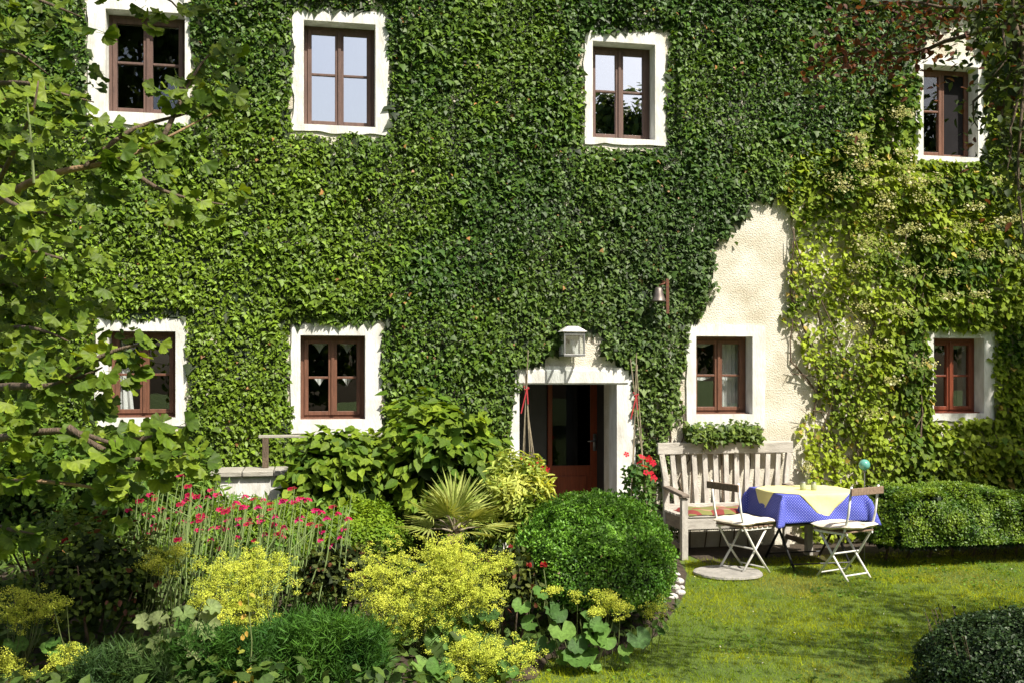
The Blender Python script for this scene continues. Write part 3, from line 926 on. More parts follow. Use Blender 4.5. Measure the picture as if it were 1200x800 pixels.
def climbing_hydrangea():
    root = thing('climbing_hydrangea', 'yellow green climbing hydrangea with flat flower heads at the right of the wall', 'climbing plant', (6.5, -.1, 0))
    def sample(N, grow):
        X = rng.uniform(4.8, 10.5, N); Zz = rng.uniform(.05, WZ - .25, N)
        w3 = np.stack([X, np.zeros(N), Zz], 1)
        px, py, Z = proj(w3)
        jn = (vnoise(w3, .25) - .5) * 34; jm = (vnoise(w3, .25, 5) - .5) * 34
        ok = inpoly(px + jn, py + jm, HYD) & ~surround_mask(px + jn * .3, py + jm * .3, grow) & ~inpoly(px + jn, py + jm, PATCH)
        return w3[ok], px[ok], py[ok]
    w3, px, py = sample(42000, -1)
    N = len(w3)
    big = vnoise(w3, .5, 2); mid = vnoise(w3, .2, 6)
    # the left part is thinner, showing stems and plaster
    left = np.clip((1085 - px) / 120, 0, 1) * np.clip((py - 210) / 90, 0, 1) * (px < 1085)
    keep = rng.random(N) < 1 - left * np.clip(.30 + 1.5 * (.52 - big) + .9 * (.5 - mid), .1, .95)
    w3, px, py, big, mid, left = (a[keep] for a in (w3, px, py, big, mid, left)); N = len(w3)
    dep = (.03 + .34 * big * (.5 + .5 * mid)) * (.25 + .75 * rng.random(N))
    near = surround_mask(px, py, 16)
    dep = np.where(near, dep * .5, dep)
    dep *= .35 + .65 * np.clip((px - 905) / 110, 0, 1)
    pos = w3.copy(); pos[:, 1] = -dep
    n = norm(np.array([.1, -.75, .6]) + rnd(N, .38)); t = np.array([0, -.3, -.9]) + rnd(N, .5)
    size = rng.uniform(.055, .10, N) * (1 - .3 * left)
    f = .25 + .9 * (vnoise(w3, .45, 3) - .3) + .35 * left + .4 * (rng.random(N) - .5)
    c = tints(N, (.05, .11, .010), (.28, .36, .022), f, .24, (.38, .29, .06), .02)
    cols = [(.085, .17, .014), (.13, .22, .016), (.19, .28, .02), (.25, .33, .022)]
    split_leaves(root, T_HEART, M['leaf'], pos, frames(n, t), size, c, cols, 300)
    # lacecap flower heads: many tiny florets on a flat plate with paler sterile flowers
    fp, fs, fc = [], [], []
    heads = []
    for _ in range(4000):
        if len(heads) >= 60: break
        a = Wp(rng.uniform(960, 1230), rng.uniform(100, 500))
        q = a[None]
        x_, y_, _z = proj(q)
        if not inpoly(x_, y_, HYD)[0] or surround_mask(x_, y_, 24)[0] or x_[0] > 1215: continue
        w_ = 1 - .75 * (y_[0] > 270) - .0
        if rng.random() > w_: continue
        heads.append(a)
    sp, ss = [], []
    for a in heads:
        b = a.copy(); b[1] = -.30 - .12 * rng.random()
        R = rng.uniform(.07, .13)
        m = 90
        d = rng.normal(size=(m, 3)) * np.array([R * .8, .035, R * .28])
        d[:, 1] -= d[:, 2] * .5
        fp.append(b + d); fs.append(rng.uniform(.012, .022, m)); fc.append(tints(m, (.22, .24, .06), (.46, .44, .17)))
        m2 = 5
        an = rng.random(m2) * 6.28
        d2 = np.stack([np.cos(an) * R * 1.3, -.02 - .02 * rng.random(m2), np.sin(an) * R * .6], 1)
        sp.append(b + d2)
    fp = np.concatenate(fp); fs = np.concatenate(fs); fc = np.concatenate(fc)
    stuffpart(leaf_mesh('florets', T_FLORET, frames(rnd(len(fp), .4) + np.array([0, -.7, .7]), rnd(len(fp))), fp, fs, fc), 'florets', M['flower'], root)
    sp = np.concatenate(sp); m = len(sp)
    stuffpart(leaf_mesh('sterile_florets', T_FLOWER, frames(rnd(m, .3) + np.array([0, -.8, .6]), rnd(m)), sp, rng.uniform(.025, .04, m), tints(m, (.42, .42, .2), (.66, .64, .42))), 'sterile_florets', M['flower'], root)
    mb = MB()
    for k in range(46):
        x0 = rng.uniform(950, 1090); y0 = rng.uniform(430, 600)
        pts = []
        x, y = x0, y0
        dx, dy = rng.normal() * 4, -rng.uniform(10, 26)
        for j in range(8):
            q = Wp(x, y); q[1] = -.02 - .02 * j * rng.random(); q[2] = max(q[2], .02)
            pts.append(q)
            dx += rng.normal() * 6; dy += rng.normal() * 3
            x = min(max(x + dx, 925), 1075); y = max(y + dy, 250)
        mb.tube(pts, np.linspace(.011, .004, 8) * rng.uniform(.6, 1.4), 5)
    mb.build('stem', M['vine'], root, smooth=True)['kind'] = 'stuff'
climbing_hydrangea()

# ivy tuft above the bench, under the window
def tuft():
    c = Wp(843, 507); c[1] = -.1
    root = thing('ivy_tuft', 'low green ivy tuft under the window sill, just above the bench', 'ivy', (c[0], -.02, c[2] - .1))
    N = 1700
    p = c + np.stack([rng.uniform(-.42, .42, N), rng.uniform(-.12, .09, N), rng.normal(size=N) * .05], 1)
    p[:, 2] += .05 * np.sin((p[:, 0] - c[0]) * 9) * rng.random(N)
    n = norm(np.array([0, -.7, .6]) + rnd(N, .45)); t = np.array([0, -.2, -1]) + rnd(N, .6)
    stuffpart(leaf_mesh('foliage', T_IVY, frames(n, t), p, rng.uniform(.04, .07, N), tints(N, (.05, .10, .015), (.15, .21, .03))), 'foliage', M['ivy'], root)
    mb = MB()
    for k in range(5):
        a = c + np.array([-.35 + .17 * k, .07, -.02])
        mb.tube([a, a + [.02, .0, -.3], a + [.05 * math.sin(k), .005, -.9], [a[0], a[1] + .01, .0]], .008, 5)
    mb.build('stem', M['vine'], root, smooth=True)['kind'] = 'stuff'
tuft()

# ================================================================== FITTINGS ON THE WALL
def lantern():
    c = Wp(670, 404, -.16); w, d = .105, .10
    zt = Wp(670, 391, -.16)[2]; zb = Wp(670, 417, -.16)[2]
    root = thing('wall_lantern', 'grey metal lantern with clear glass on the wall over the door', 'lantern', (c[0], -.005, zb))
    cx, cy = c[0], -.17
    mb = MB()
    for sx in (-1, 1):
        for sy in (-1, 1):
            mb.box((cx + sx * w - .008, cy + sy * d - .008, zb), (cx + sx * w + .008, cy + sy * d + .008, zt))
    for z in (zb, zt - .016):
        for sy in (-1, 1): mb.box((cx - w - .01, cy + sy * d - .010, z - .004), (cx + w + .01, cy + sy * d + .010, z + .02))
        for sx in (-1, 1): mb.box((cx + sx * w - .010, cy - d + .01, z - .003), (cx + sx * w + .010, cy + d - .01, z + .019))
    mb.build('frame', M['zinc'], root, bevel=.002)
    rf = MB()
    a = [(cx - w - .03, cy - d - .03, zt + .017), (cx + w + .03, cy - d - .03, zt + .017), (cx + w + .03, cy + d + .03, zt + .017), (cx - w - .03, cy + d + .03, zt + .017)]
    b = [(cx - .055, cy - .05, zt + .075), (cx + .055, cy - .05, zt + .075), (cx + .055, cy + .05, zt + .075), (cx - .055, cy + .05, zt + .075)]
    rf.v += a + b
    rf.f += [(3, 2, 1, 0), (4, 5, 6, 7)] + [(k, (k + 1) % 4, 4 + (k + 1) % 4, 4 + k) for k in range(4)]
    rf.build('roof', M['white_metal'], root, bevel=.004)
    for sx, sy in ((0, -1), (-1, 0), (1, 0)):
        g = MB()
        if sy: g.box((cx - w + .01, cy + sy * d - .002, zb + .017), (cx + w - .01, cy + sy * d + .002, zt - .021))
        else: g.box((cx + sx * w - .002, cy - d + .01, zb + .017), (cx + sx * w + .002, cy + d - .01, zt - .021))
        g.build('glass', M['glass_clear'], root)
    MB().box((cx - w + .012, cy + d - .012, zb + .02), (cx + w - .012, cy + d - .0105, zt - .022)).build('back_plate', M['white_metal'], root)
    bl = MB().lathe([(.018, 0), (.018, .05), (.032, .08), (.038, .11), (.030, .145), (.006, .16)], (cx + .01, cy, zb + .018), 14)
    bl.build('bulb', M['bulb'], root, smooth=True)
    MB().box((cx - .04, cy + d + .011, zb + .05), (cx + .04, -.002, zt - .04)).build('bracket', M['zinc'], root, bevel=.003)
lantern()

def bell():
    c = Wp(772, 346, -.2)
    root = thing('wall_bell', 'small bronze bell with rusty strap hanging on the ivy, right of the lantern', 'bell', (c[0], -.005, c[2] - .1))
    z = c[2]
    b = MB().lathe([(.012, .085), (.03, .08), (.045, .055), (.055, .0), (.075, -.06), (.082, -.072), (.07, -.072)][::-1], (c[0] - .01, -.22, z), 18)
    b.build('bell_body', M['bellm'], root, smooth=True)
    x = c[0] + .075
    br = MB().tube([(x, -.0, z + .13), (x, -.12, z + .15), (x, -.24, z + .13), (c[0] - .01, -.23, z + .10)], .011, 8)
    br.build('bracket', M['rust'], root, smooth=True)
    st = MB().bar((x + .004, -.25, z + .17), (x + .012, -.235, z - .20), .035, .012, (0, -1, 0))
    st.build('strap', M['rust'], root, bevel=.003)
    MB().tube([(c[0] - .01, -.22, z - .03), (c[0] - .01, -.22, z - .10)], [.006, .014], 8).build('clapper', M['iron'], root)
bell()

# ================================================================== BENCH, TABLE, CHAIRS
def bench():
    yb, yf = -.16, -.68
    xl = Wp(781, 600, yb)[0]; xr = Wp(921, 600, yb)[0]
    cx = (xl + xr) / 2
    root = thing('garden_bench', 'weathered grey teak bench against the wall under the window', 'bench', (cx, (yb + yf) / 2, 0))
    zt = Wp(850, 518, yb)[2]; zs = .44
    xtl = Wp(773, 520, yb)[0]; xtr = Wp(930, 520, yb)[0]
    MB().bar((xtl - .01, yb + .05, zt - .06), (xtr + .01, yb + .05, zt - .06), .05, .125).build('top_rail', M['benchh'], root, bevel=.008)
    MB().box((xl, yb - .02, zs + .0), (xr, yb + .015, zs + .07)).build('lower_rail', M['benchh'], root, bevel=.006)
    for x, xt in ((xl, xtl + .035), (xr, xtr - .035)):
        mb = MB()
        mb.bar((x, yb, 0), (x, yb, .45), .065, .06, (0, 1, 0))
        mb.bar((x, yb + .002, .44), ((x * .8 + xt * .2), yb + .018, .8), .064, .056, (0, 1, 0))
        mb.bar((x * .8 + xt * .2, yb + .017, .79), (xt, yb + .048, zt - .125), .062, .052, (0, 1, 0))
        mb.build('back_leg', M['bench'], root, bevel=.006)
        MB().bar((x, yf, 0), (x, yf, .63), .068, .068, (0, 1, 0)).build('front_leg', M['bench'], root, bevel=.006)
        MB().bar((x, yf - .06, .655), (x, yb + .02, .69), .085, .035).build('armrest', M['bencharm'], root, bevel=.01)
        MB().box((x - .02, yf + .034, .30), (x + .02, yb - .03, .43)).build('side_rail', M['bencharm'], root, bevel=.004)
        MB().box((x - .018, yf + .034, .10), (x + .018, yb - .03, .155)).build('stretcher', M['bencharm'], root, bevel=.004)
    MB().box((xl + .034, yf - .02, .31), (xr - .034, yf + .02, .43)).build('apron', M['benchh'], root, bevel=.005)
    n = 5
    for k in range(n):
        y0 = yf - .03 + k * .107
        MB().box((xl - .03, y0, .432), (xr + .03, y0 + .09, .455)).build('seat_slat', M['benchh'], root, bevel=.004)
    ns = 11
    for k in range(ns):
        t = (k + 1) / (ns + 1)
        MB().bar((xl + (xr - xl) * t, yb, zs + .06), (xtl + .035 + (xtr - xtl - .07) * t, yb + .048, zt - .12), .055, .02, (0, 1, 0)).build('back_slat', M['bench'], root, bevel=.003)
    # flat patterned pad
    mb = MB()
    nx, ny = 34, 8
    for s in (0, 1):
        for j in range(ny + 1):
            for i in range(nx + 1):
                u, v = i / nx, j / ny
                x = xl + .04 + (xr - xl - .08) * u; y = yf - .035 + (.47) * v
                e = min(u, 1 - u, ) * (xr - xl); e2 = min(v, 1 - v) * .46
                k = min(1, min(e, e2) / .03)
                z = .458 + (0.034 * (k ** .5) + .006 * math.sin(x * 21) + .004 * math.sin(y * 30) if s else 0)
                mb.v.append((x, y, z))
    q = (nx + 1) * (ny + 1)
    for j in range(ny):
        for i in range(nx):
            a = j * (nx + 1) + i
            mb.f += [(q + a, q + a + 1, q + a + nx + 2, q + a + nx + 1), (a + nx + 1, a + nx + 2, a + 1, a)]
    tag(mb.build('bench_pad', M['patch'], smooth=True), 'long red and green patterned pad lying on the bench seat', 'cushion')
bench()

TX0, TX1, TY0, TY1, TZ = 4.47, 5.33, -1.49, -.73, .735
def table():
    cx, cy = (TX0 + TX1) / 2, (TY0 + TY1) / 2
    root = thing('folding_table', 'small square table on black folding metal legs under the blue cloth', 'table', (cx, cy, 0))
    MB().box((TX0, TY0, TZ - .025), (TX1, TY1, TZ)).build('tabletop', M['slat'], root, bevel=.004)
    for x in (TX0 + .13, TX1 - .13):
        MB().tube([(x, TY0 + .02, 0.0), (x, TY1 - .08, TZ - .03)], .013, 8).build('leg', M['iron'], root, smooth=True)
        MB().tube([(x + .03, TY1 - .02, 0.0), (x + .03, TY0 + .08, TZ - .03)], .013, 8).build('leg', M['iron'], root, smooth=True)
    MB().tube([(TX0 + .13, TY0 + .06, .06), (TX1 - .13, TY0 + .06, .06)], .008, 6).build('crossbar', M['iron'], root)
    MB().tube([(TX0 + .16, TY1 - .06, .06), (TX1 - .10, TY1 - .06, .06)], .008, 6).build('crossbar', M['iron'], root)
    MB().tube([(TX0 + .15, cy, .40), (TX1 - .15, cy, .40)], .008, 6).build('crossbar', M['iron'], root)
    # blue cloth: a grid laid over the top; what overhangs falls, and the corners fold into points
    def drape(name, m, label, half_u, half_v, rot, dz, fall_k, n=64, flare=.10, cat='tablecloth'):
        me = bpy.data.meshes.new(name)
        V, UV = [], []
        hx, hy = (TX1 - TX0) / 2 + .004 + dz, (TY1 - TY0) / 2 + .004 + dz
        for j in range(n + 1):
            for i in range(n + 1):
                u = (i / n * 2 - 1) * half_u; v = (j / n * 2 - 1) * half_v
                x = u * math.cos(rot) - v * math.sin(rot); y = u * math.sin(rot) + v * math.cos(rot)
                ox = max(0, abs(x) - hx); oy = max(0, abs(y) - hy)
                sx = 1 if x > 0 else -1; sy = 1 if y > 0 else -1
                X = max(-hx, min(hx, x)); Y = max(-hy, min(hy, y)); Zz = TZ + dz + .002
                o = math.hypot(ox, oy)
                if o > 0:
                    fold = flare * o + .010 * math.sin((x * 13 + y * 17)) * min(1, o / .15)
                    if ox > 0 and oy > 0:
                        # corner: the two overhangs meet in a fold standing out along the diagonal
                        a = math.atan2(oy, ox); s = math.sin(2 * a)
                        out = .04 + .10 * s * o / .3
                        X += sx * (out * math.cos(a) * .9 * min(1, o / .08)); Y += sy * (out * math.sin(a) * .9 * min(1, o / .08))
                        Zz -= max(ox, oy) * (1 + .12 * s)
                    elif ox > 0:
                        X += sx * (fold + .004); Zz -= ox
                    else:
                        Y += sy * (fold + .004); Zz -= oy
                V.append((cx + X, cy + Y, Zz)); UV.append((u, v))
        fs = []
        for j in range(n):
            for i in range(n):
                a = j * (n + 1) + i
                fs.append((a, a + 1, a + n + 2, a + n + 1))
        me.from_pydata(V, [], fs)
        uvl = me.uv_layers.new(name='UVMap')
        for p in me.polygons:
            for li, vi in zip(p.loop_indices, p.vertices):
                uvl.data[li].uv = UV[vi]
        me.polygons.foreach_set('use_smooth', [True] * len(me.polygons))
        o = link(me, name, m)
        so = o.modifiers.new('thick', 'SOLIDIFY'); so.thickness = .002; so.offset = 1
        tag(o, label, cat)
    drape('tablecloth', M['blue'], 'blue tablecloth with small white dots hanging over the table', .43 + .27, .38 + .27, 0, .0, 1)
    drape('top_cloth', M['yellow'], 'pale yellow cloth laid cornerwise over the blue tablecloth', .46, .46, math.radians(43), .006, 1, 48, .06)
    for k, (dx, dy, r) in enumerate(((-.06, -.06, .032), (.035, -.10, .03))):
        j = thing('candle_jar', ['small green glass jar on the yellow cloth, left of the pair', 'small green glass jar on the yellow cloth, right of the pair'][k], 'jar', (cx + dx, cy + dy, TZ + .012), 0, 'jars on the table')
        MB().lathe([(r * .8, 0), (r, .012), (r, .045), (r * .75, .06), (r * .8, .068)], (cx + dx, cy + dy, TZ + .012), 16).build('glass_body', M['jar'], j, smooth=True)
        MB().lathe([(r * .82, 0), (r * .82, .010)], (cx + dx, cy + dy, TZ + .081), 16).build('rim', M['zinc'], j, smooth=True)
    vx, vy = cx + .10, cy + .16
    vs_ = thing('glass_vase', 'clear glass vase with pale twigs at the back of the table', 'vase', (vx, vy, TZ + .012))
    MB().lathe([(.03, 0), (.034, .01), (.022, .07), (.03, .13), (.036, .15)], (vx, vy, TZ + .012), 16).build('glass_body', M['glass_clear'], vs_, smooth=True)
    N = 60
    p = np.array([vx, vy, TZ + .2]) + rnd(N, .035)
    stuffpart(leaf_mesh('twigs', T_LANCE, frames(rnd(N), rnd(N, .3) + UP), p, rng.uniform(.03, .06, N), tints(N, (.3, .33, .16), (.55, .55, .4))), 'twigs', M['leaf'], vs_)
table()

def folding_chair(loc, rz, label):
    """faces local +x; seat .45 high; two steel loops crossing"""
    root = thing('folding_chair', label, 'chair', (loc[0], loc[1], 0), rz, 'white folding chairs')
    hw = .185
    # rear frame: from the rear foot up through the seat's front
    for s in (-1, 1):
        # back post, running down to the front foot
        MB().tube([(-.235, s * hw, .88), (-.20, s * hw, .62), (-.155, s * hw, .45), (-.02, s * hw, .24), (.16, s * hw, .012)], .011, 8).build('back_post', M['white_metal'], root, smooth=True, local=True)
        MB().tube([(.16, s * (hw - .028), .445), (.0, s * (hw - .028), .225), (-.17, s * (hw - .028), .012)], .011, 8).build('leg', M['white_metal'], root, smooth=True, local=True)
    MB().tube([(-.135, -hw + .03, .055), (-.135, hw - .03, .055)], .008, 6).build('crossbar', M['white_metal'], root, local=True)
    MB().tube([(.127, -hw + .01, .055), (.127, hw - .01, .055)], .008, 6).build('crossbar', M['white_metal'], root, local=True)
    MB().tube([(-.02, -hw + .005, .245), (-.02, hw - .005, .245)], .008, 6).build('crossbar', M['white_metal'], root, local=True)
    MB().box((-.268, -hw - .035, .80), (-.25, hw + .035, .868)).build('backrest', M['slat'], root, bevel=.005, local=True)
    fr = MB()
    for s in (-1, 1): fr.bar((-.18, s * (hw - .012), .438), (.20, s * (hw - .012), .438), .018, .022)
    fr.build('seat_frame', M['white_metal'], root, bevel=.003, local=True)
    for k in range(6):
        x = -.175 + k * .065
        MB().box((x, -hw - .01, .45), (x + .05, hw + .01, .464)).build('seat_slat', M['slat'], root, bevel=.003, local=True)
    return root

def seat_cushion(loc, rz, label, seed):
    mb = MB(); n = 22
    for s in (0, 1):
        for j in range(n + 1):
            for i in range(n + 1):
                u, v = i / n * 2 - 1, j / n * 2 - 1
                e = (1 - u ** 8) * (1 - v ** 8)
                r = 1 + .03 * math.sin(9 * math.atan2(v, u) + seed)
                x = u * .215 * r + .01; y = v * .215 * r
                puff = (e ** .5) * (.030 + .006 * math.sin(x * 25 + seed) * math.cos(y * 19))
                z = .492 + (puff if s else -puff * .75) + .010 * math.sin(u * 2.2 + seed) * abs(v) + .008 * (abs(u * v))
                mb.v.append((x, y, z))
    q = (n + 1) ** 2
    for j in range(n):
        for i in range(n):
            a = j * (n + 1) + i
            mb.f += [(q + a, q + a + 1, q + a + n + 2, q + a + n + 1), (a + n + 1, a + n + 2, a + 1, a)]
    o = mb.build('seat_cushion', M['cushion'], smooth=True)
    o.location = (loc[0], loc[1], 0); o.rotation_euler = (0, 0, rz)
    tag(o, label, 'cushion', 'chair cushions')
C1 = (4.10, -1.40); R1 = math.atan2(.32, .94)
C2 = (4.90, -1.86); R2 = math.atan2(.94, -.36)
folding_chair(C1, R1, 'white folding chair on the stone slab, left of the table')
folding_chair(C2, R2, 'white folding chair on the grass with its back turned, right front of the table')
seat_cushion(C1, R1, 'cream seat cushion on the left folding chair', 1.0)
seat_cushion(C2, R2, 'cream seat cushion on the right folding chair', 4.0)

c = G(853, 673)
slab = MB().lathe([(.31, .0), (.325, .012), (.32, .028), (.30, .034), (.15, .036)], (c[0], c[1], .004), 36, lambda a, z: 1 + .015 * math.sin(5 * a) + .01 * math.sin(11 * a))
tag(slab.build('stone_slab', M['stone'], smooth=False), 'round grey stone slab sunk in the lawn under the left chair', 'slab')

def garden_ball():
    p = P(1013, 544, 10.35)
    root = thing('glass_ball_stake', 'turquoise glass ball on a thin stake at the left end of the hedge', 'garden ornament', (p[0], p[1], 0))
    prof = [(.055 * math.sin(math.pi * k / 12) + .0005, -.055 * math.cos(math.pi * k / 12)) for k in range(13)]
    MB().lathe(prof, p, 22).build('ball', M['ball'], root, smooth=True)
    MB().tube([(p[0], p[1], 0), (p[0], p[1], p[2] - .05)], .006, 8).build('stake', M['zinc'], root)
    MB().lathe([(.012, 0), (.018, .012), (.012, .03)], (p[0], p[1], p[2] - .075), 10).build('socket', M['zinc'], root)
garden_ball()

for k, (px, py, r) in enumerate(((795, 684, .05), (790, 693, .055), (797, 697, .04), (787, 703, .05), (793, 676, .04), (799, 690, .03))):
    q = G(px, py)
    rr = np.random.default_rng(k)
    ph = rr.random(4) * 6
    prof = [(r * math.sin(math.pi * j / 7) + .0005, -r * .7 * math.cos(math.pi * j / 7)) for j in range(8)]
    o = MB().lathe(prof, (q[0], q[1], r * .55), 11, lambda a, z: 1 + .18 * math.sin(2 * a + ph[0]) + .12 * math.sin(3 * a + ph[1] + z * 30)).build('white_stone', M['pebble'])
    tag(o, ['mid sized white stone in the middle of the little pile by the box ball', 'largest white stone, left in the pile at the lawn edge', 'small white stone on the grass side, low in the pile', 'lowest white stone of the pile, nearest the viewer', 'topmost white stone of the pile at the lawn edge', 'tiny white stone at the right side of the pile'][k], 'stone', 'white edging stones')

# ---- low wall and wooden rail, left under the windows
def low_wall():
    z1 = P(300, 551, 9.6)[2]
    a = P(252, 560, 9.55); b = P(352, 560, 9.75)
    x0, x1 = a[0], b[0]; y = -.72
    root = thing('low_wall', 'low whitewashed wall with grey coping, left behind the campion', 'wall', ((x0 + x1) / 2, y, 0))
    MB().box((x0, y, 0), (x1, -.30, z1 - .05)).build('masonry', M['white'], root, bevel=.01)
    n = 3
    for k in range(n):
        s0 = x0 - .04 + (x1 - x0 + .08) * k / n
        MB().box((s0 + .004, y - .05, z1 - .05), (s0 + (x1 - x0 + .08) / n - .004, -.27, z1)).build('coping_stone', M['rail'], root, bevel=.008)
    y2 = -.42
    p = P(311, 511, 9.9)
    rt = thing('wooden_rail', 'weathered wooden rail on a post in front of the ivy, above the low wall', 'rail', (p[0], y2, z1))
    xe = P(470, 512, 10)[0]; xw = P(303, 511, 9.9)[0]
    MB().box((xw, y2 - .03, p[2] - .014), (xe, y2 + .03, p[2] + .014)).build('rail', M['rail'], rt, bevel=.006)
    MB().box((p[0] - .03, y2 - .028, z1), (p[0] + .03, y2 + .028, p[2] - .0145)).build('post', M['bark'], rt, bevel=.005)
    for xx in (xe - .04,):
        MB().box((xx - .03, y2 - .028, 0), (xx + .03, y2 + .028, p[2] - .0145)).build('post', M['bark'], rt, bevel=.005)
low_wall()

# ================================================================== GARDEN PLANTS
def shell_leaves(c, r, N, size, jit=.35, lump=.12, lscale=.25, inner=.16, up=.25, zmin=.0, wide=None):
    """leaf positions, frames, sizes on a lumpy ellipsoid"""
    d = norm(rnd(N)); d[:, 2] = np.where(d[:, 2] < -.35, -d[:, 2], d[:, 2])
    r = np.array(r)
    base = c + d * r
    k = 1 + lump * (vnoise(base, lscale) - .5) * 2 + lump * .5 * (vnoise(base, lscale * .4, 5) - .5) * 2
    k = k - inner * rng.random(N) ** 1.5
    pos = c + d * r * k[:, None]
    nn = norm(d / r) 
    n = norm(nn * .8 + UP * up + rnd(N, jit)); t = nn * .6 + UP * .4 + rnd(N, .7)
    ok = pos[:, 2] > zmin
    return pos[ok], frames(n, t)[ok], rng.uniform(size[0], size[1], N)[ok], d[ok]

def stems(root, c, r, n, rad=.012, name='stem', m=None, h=.8):
    mb = MB()
    for k in range(n):
        a = 2 * math.pi * k / n + rng.random()
        q = np.array([c[0] + r[0] * .7 * math.cos(a), c[1] + r[1] * .7 * math.sin(a), c[2] + r[2] * h * rng.uniform(.2, .7)])
        b = np.array([c[0] + .06 * math.cos(a), c[1] + .06 * math.sin(a), 0])
        mid = b * .5 + q * .5 + np.array([0, 0, -.1 * r[2]])
        mb.tube([b, mid, q], [rad, rad * .7, rad * .3], 5)
    o = mb.build(name, m or M['bark'], root, smooth=True)
    o['kind'] = 'stuff'
    return o

def box_ball():
    c = P(695, 668, 7.45); r = (.585, .56, .555)
    root = thing('box_ball', 'large clipped bright green box ball in front of the door', 'shrub', (c[0], c[1], 0))
    def squash(pos):
        # flattened crown with a shoulder to the right, narrower foot
        z = (pos[:, 2] - c[2]) / r[2]
        f = np.where(z < -.2, 1 + (z + .2) * .12, 1.0)
        pos[:, 0] = c[0] + (pos[:, 0] - c[0]) * f
        return pos
    pos, Mx, s, d = shell_leaves(c, r, 52000, (.016, .028), .5, .10, .15, .16, .35)
    pos = squash(pos)
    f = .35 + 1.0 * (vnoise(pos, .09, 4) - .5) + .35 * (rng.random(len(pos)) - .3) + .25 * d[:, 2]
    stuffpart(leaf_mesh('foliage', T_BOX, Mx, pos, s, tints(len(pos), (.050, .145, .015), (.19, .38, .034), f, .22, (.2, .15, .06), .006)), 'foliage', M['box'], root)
    # young shoots standing up out of the crown
    p2, M2, s2, d2 = shell_leaves(c, np.array(r) * 1.03, 5200, (.02, .032), .3, .09, .12, .06, .5)
    k = d2[:, 2] > .15
    p2 = squash(p2[k])
    stuffpart(leaf_mesh('shoots', T_BOX, frames(rnd(len(p2)), UP + rnd(len(p2), .35)), p2, s2[k], tints(len(p2), (.09, .24, .02), (.18, .36, .035))), 'shoots', M['box'], root)
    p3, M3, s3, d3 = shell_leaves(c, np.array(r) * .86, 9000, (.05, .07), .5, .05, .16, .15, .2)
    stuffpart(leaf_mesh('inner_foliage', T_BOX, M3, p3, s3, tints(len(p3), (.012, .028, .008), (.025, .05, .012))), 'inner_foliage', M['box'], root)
    stems(root, c, r, 9)
box_ball()

def hedge():
    a = G(1020, 657); b = G(1215, 652)
    x0, x1 = a[0] - .02, b[0] + 1.3
    y0, y1 = -1.62, -.72
    z1 = P(1100, 573, 10.6)[2]
    root = thing('box_hedge', 'low clipped box hedge along the wall at the right', 'hedge', ((x0 + x1) / 2, (y0 + y1) / 2, 0))
    def fill(N, size, shrink, tint):
        w = np.array([(x1 - x0) * z1, (x1 - x0) * (y1 - y0), (y1 - y0) * z1]); w = w / w.sum()
        k = rng.choice(3, N, p=w)
        u, v = rng.random(N), rng.random(N)
        pos = np.zeros((N, 3)); nn = np.zeros((N, 3))
        f = k == 0; pos[f] = np.stack([x0 + (x1 - x0) * u[f], np.full(f.sum(), y0), z1 * v[f]], 1); nn[f] = (0, -1, .15)
        f = k == 1; pos[f] = np.stack([x0 + (x1 - x0) * u[f], y0 + (y1 - y0) * v[f], np.full(f.sum(), z1)], 1); nn[f] = (0, -.2, 1)
        f = k == 2; pos[f] = np.stack([np.full(f.sum(), x0), y0 + (y1 - y0) * u[f], z1 * v[f]], 1); nn[f] = (-1, -.2, .15)
        # round the edges
        cc = np.array([(x0 + x1) / 2, (y0 + y1) / 2, z1 / 2]); hh = np.array([(x1 - x0) / 2, (y1 - y0) / 2, z1 / 2])
        q = (pos - cc)
        e = np.clip((np.abs(q) - (hh - .24)) / .24, 0, 1)
        e[:, 2] = np.where(q[:, 2] < 0, 0, e[:, 2])
        l = np.maximum(np.linalg.norm(e, axis=1, keepdims=True), 1)
        q = np.sign(q) * (np.minimum(np.abs(q), hh - .24) + .24 * e / l * np.where(np.abs(q) > hh - .16, 1, 1))
        zlow = q[:, 2] < -hh[2] + .24
        q[zlow, 2] = (pos - cc)[zlow, 2]
        pos = cc + q
        bump = (vnoise(pos, .4) - .5) * .24 + (vnoise(pos, .13, 3) - .5) * .12 - shrink - .06 * rng.random(N) ** 2
        pos = pos + norm(nn) * bump[:, None]
        n = norm(nn * .8 + UP * .25 + rnd(N, .45)); t = nn * .5 + UP * .5 + rnd(N, .7)
        ok = pos[:, 2] > 0
        return leaf_mesh('foliage', T_BOX, frames(n, t)[ok], pos[ok], rng.uniform(*size, N)[ok], tint(pos)[ok])
    stuffpart(fill(46000, (.02, .036), 0, lambda p: tints(len(p), (.048, .12, .010), (.21, .31, .02), .38 + 1.1 * (vnoise(p, .12, 4) - .5) + .5 * (rng.random(len(p)) - .4))), 'foliage', M['box'], root)
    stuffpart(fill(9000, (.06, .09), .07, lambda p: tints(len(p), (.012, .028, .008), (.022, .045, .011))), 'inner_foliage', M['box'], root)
    mb = MB()
    for k in range(12):
        x = x0 + .2 + k * (x1 - x0 - .4) / 11
        mb.tube([(x, -1.1, 0), (x + .05, -1.12, .3), (x - .03, -1.15, z1 - .15)], [.014, .01, .004], 5)
    mb.build('stem', M['bark'], root)['kind'] = 'stuff'
hedge()

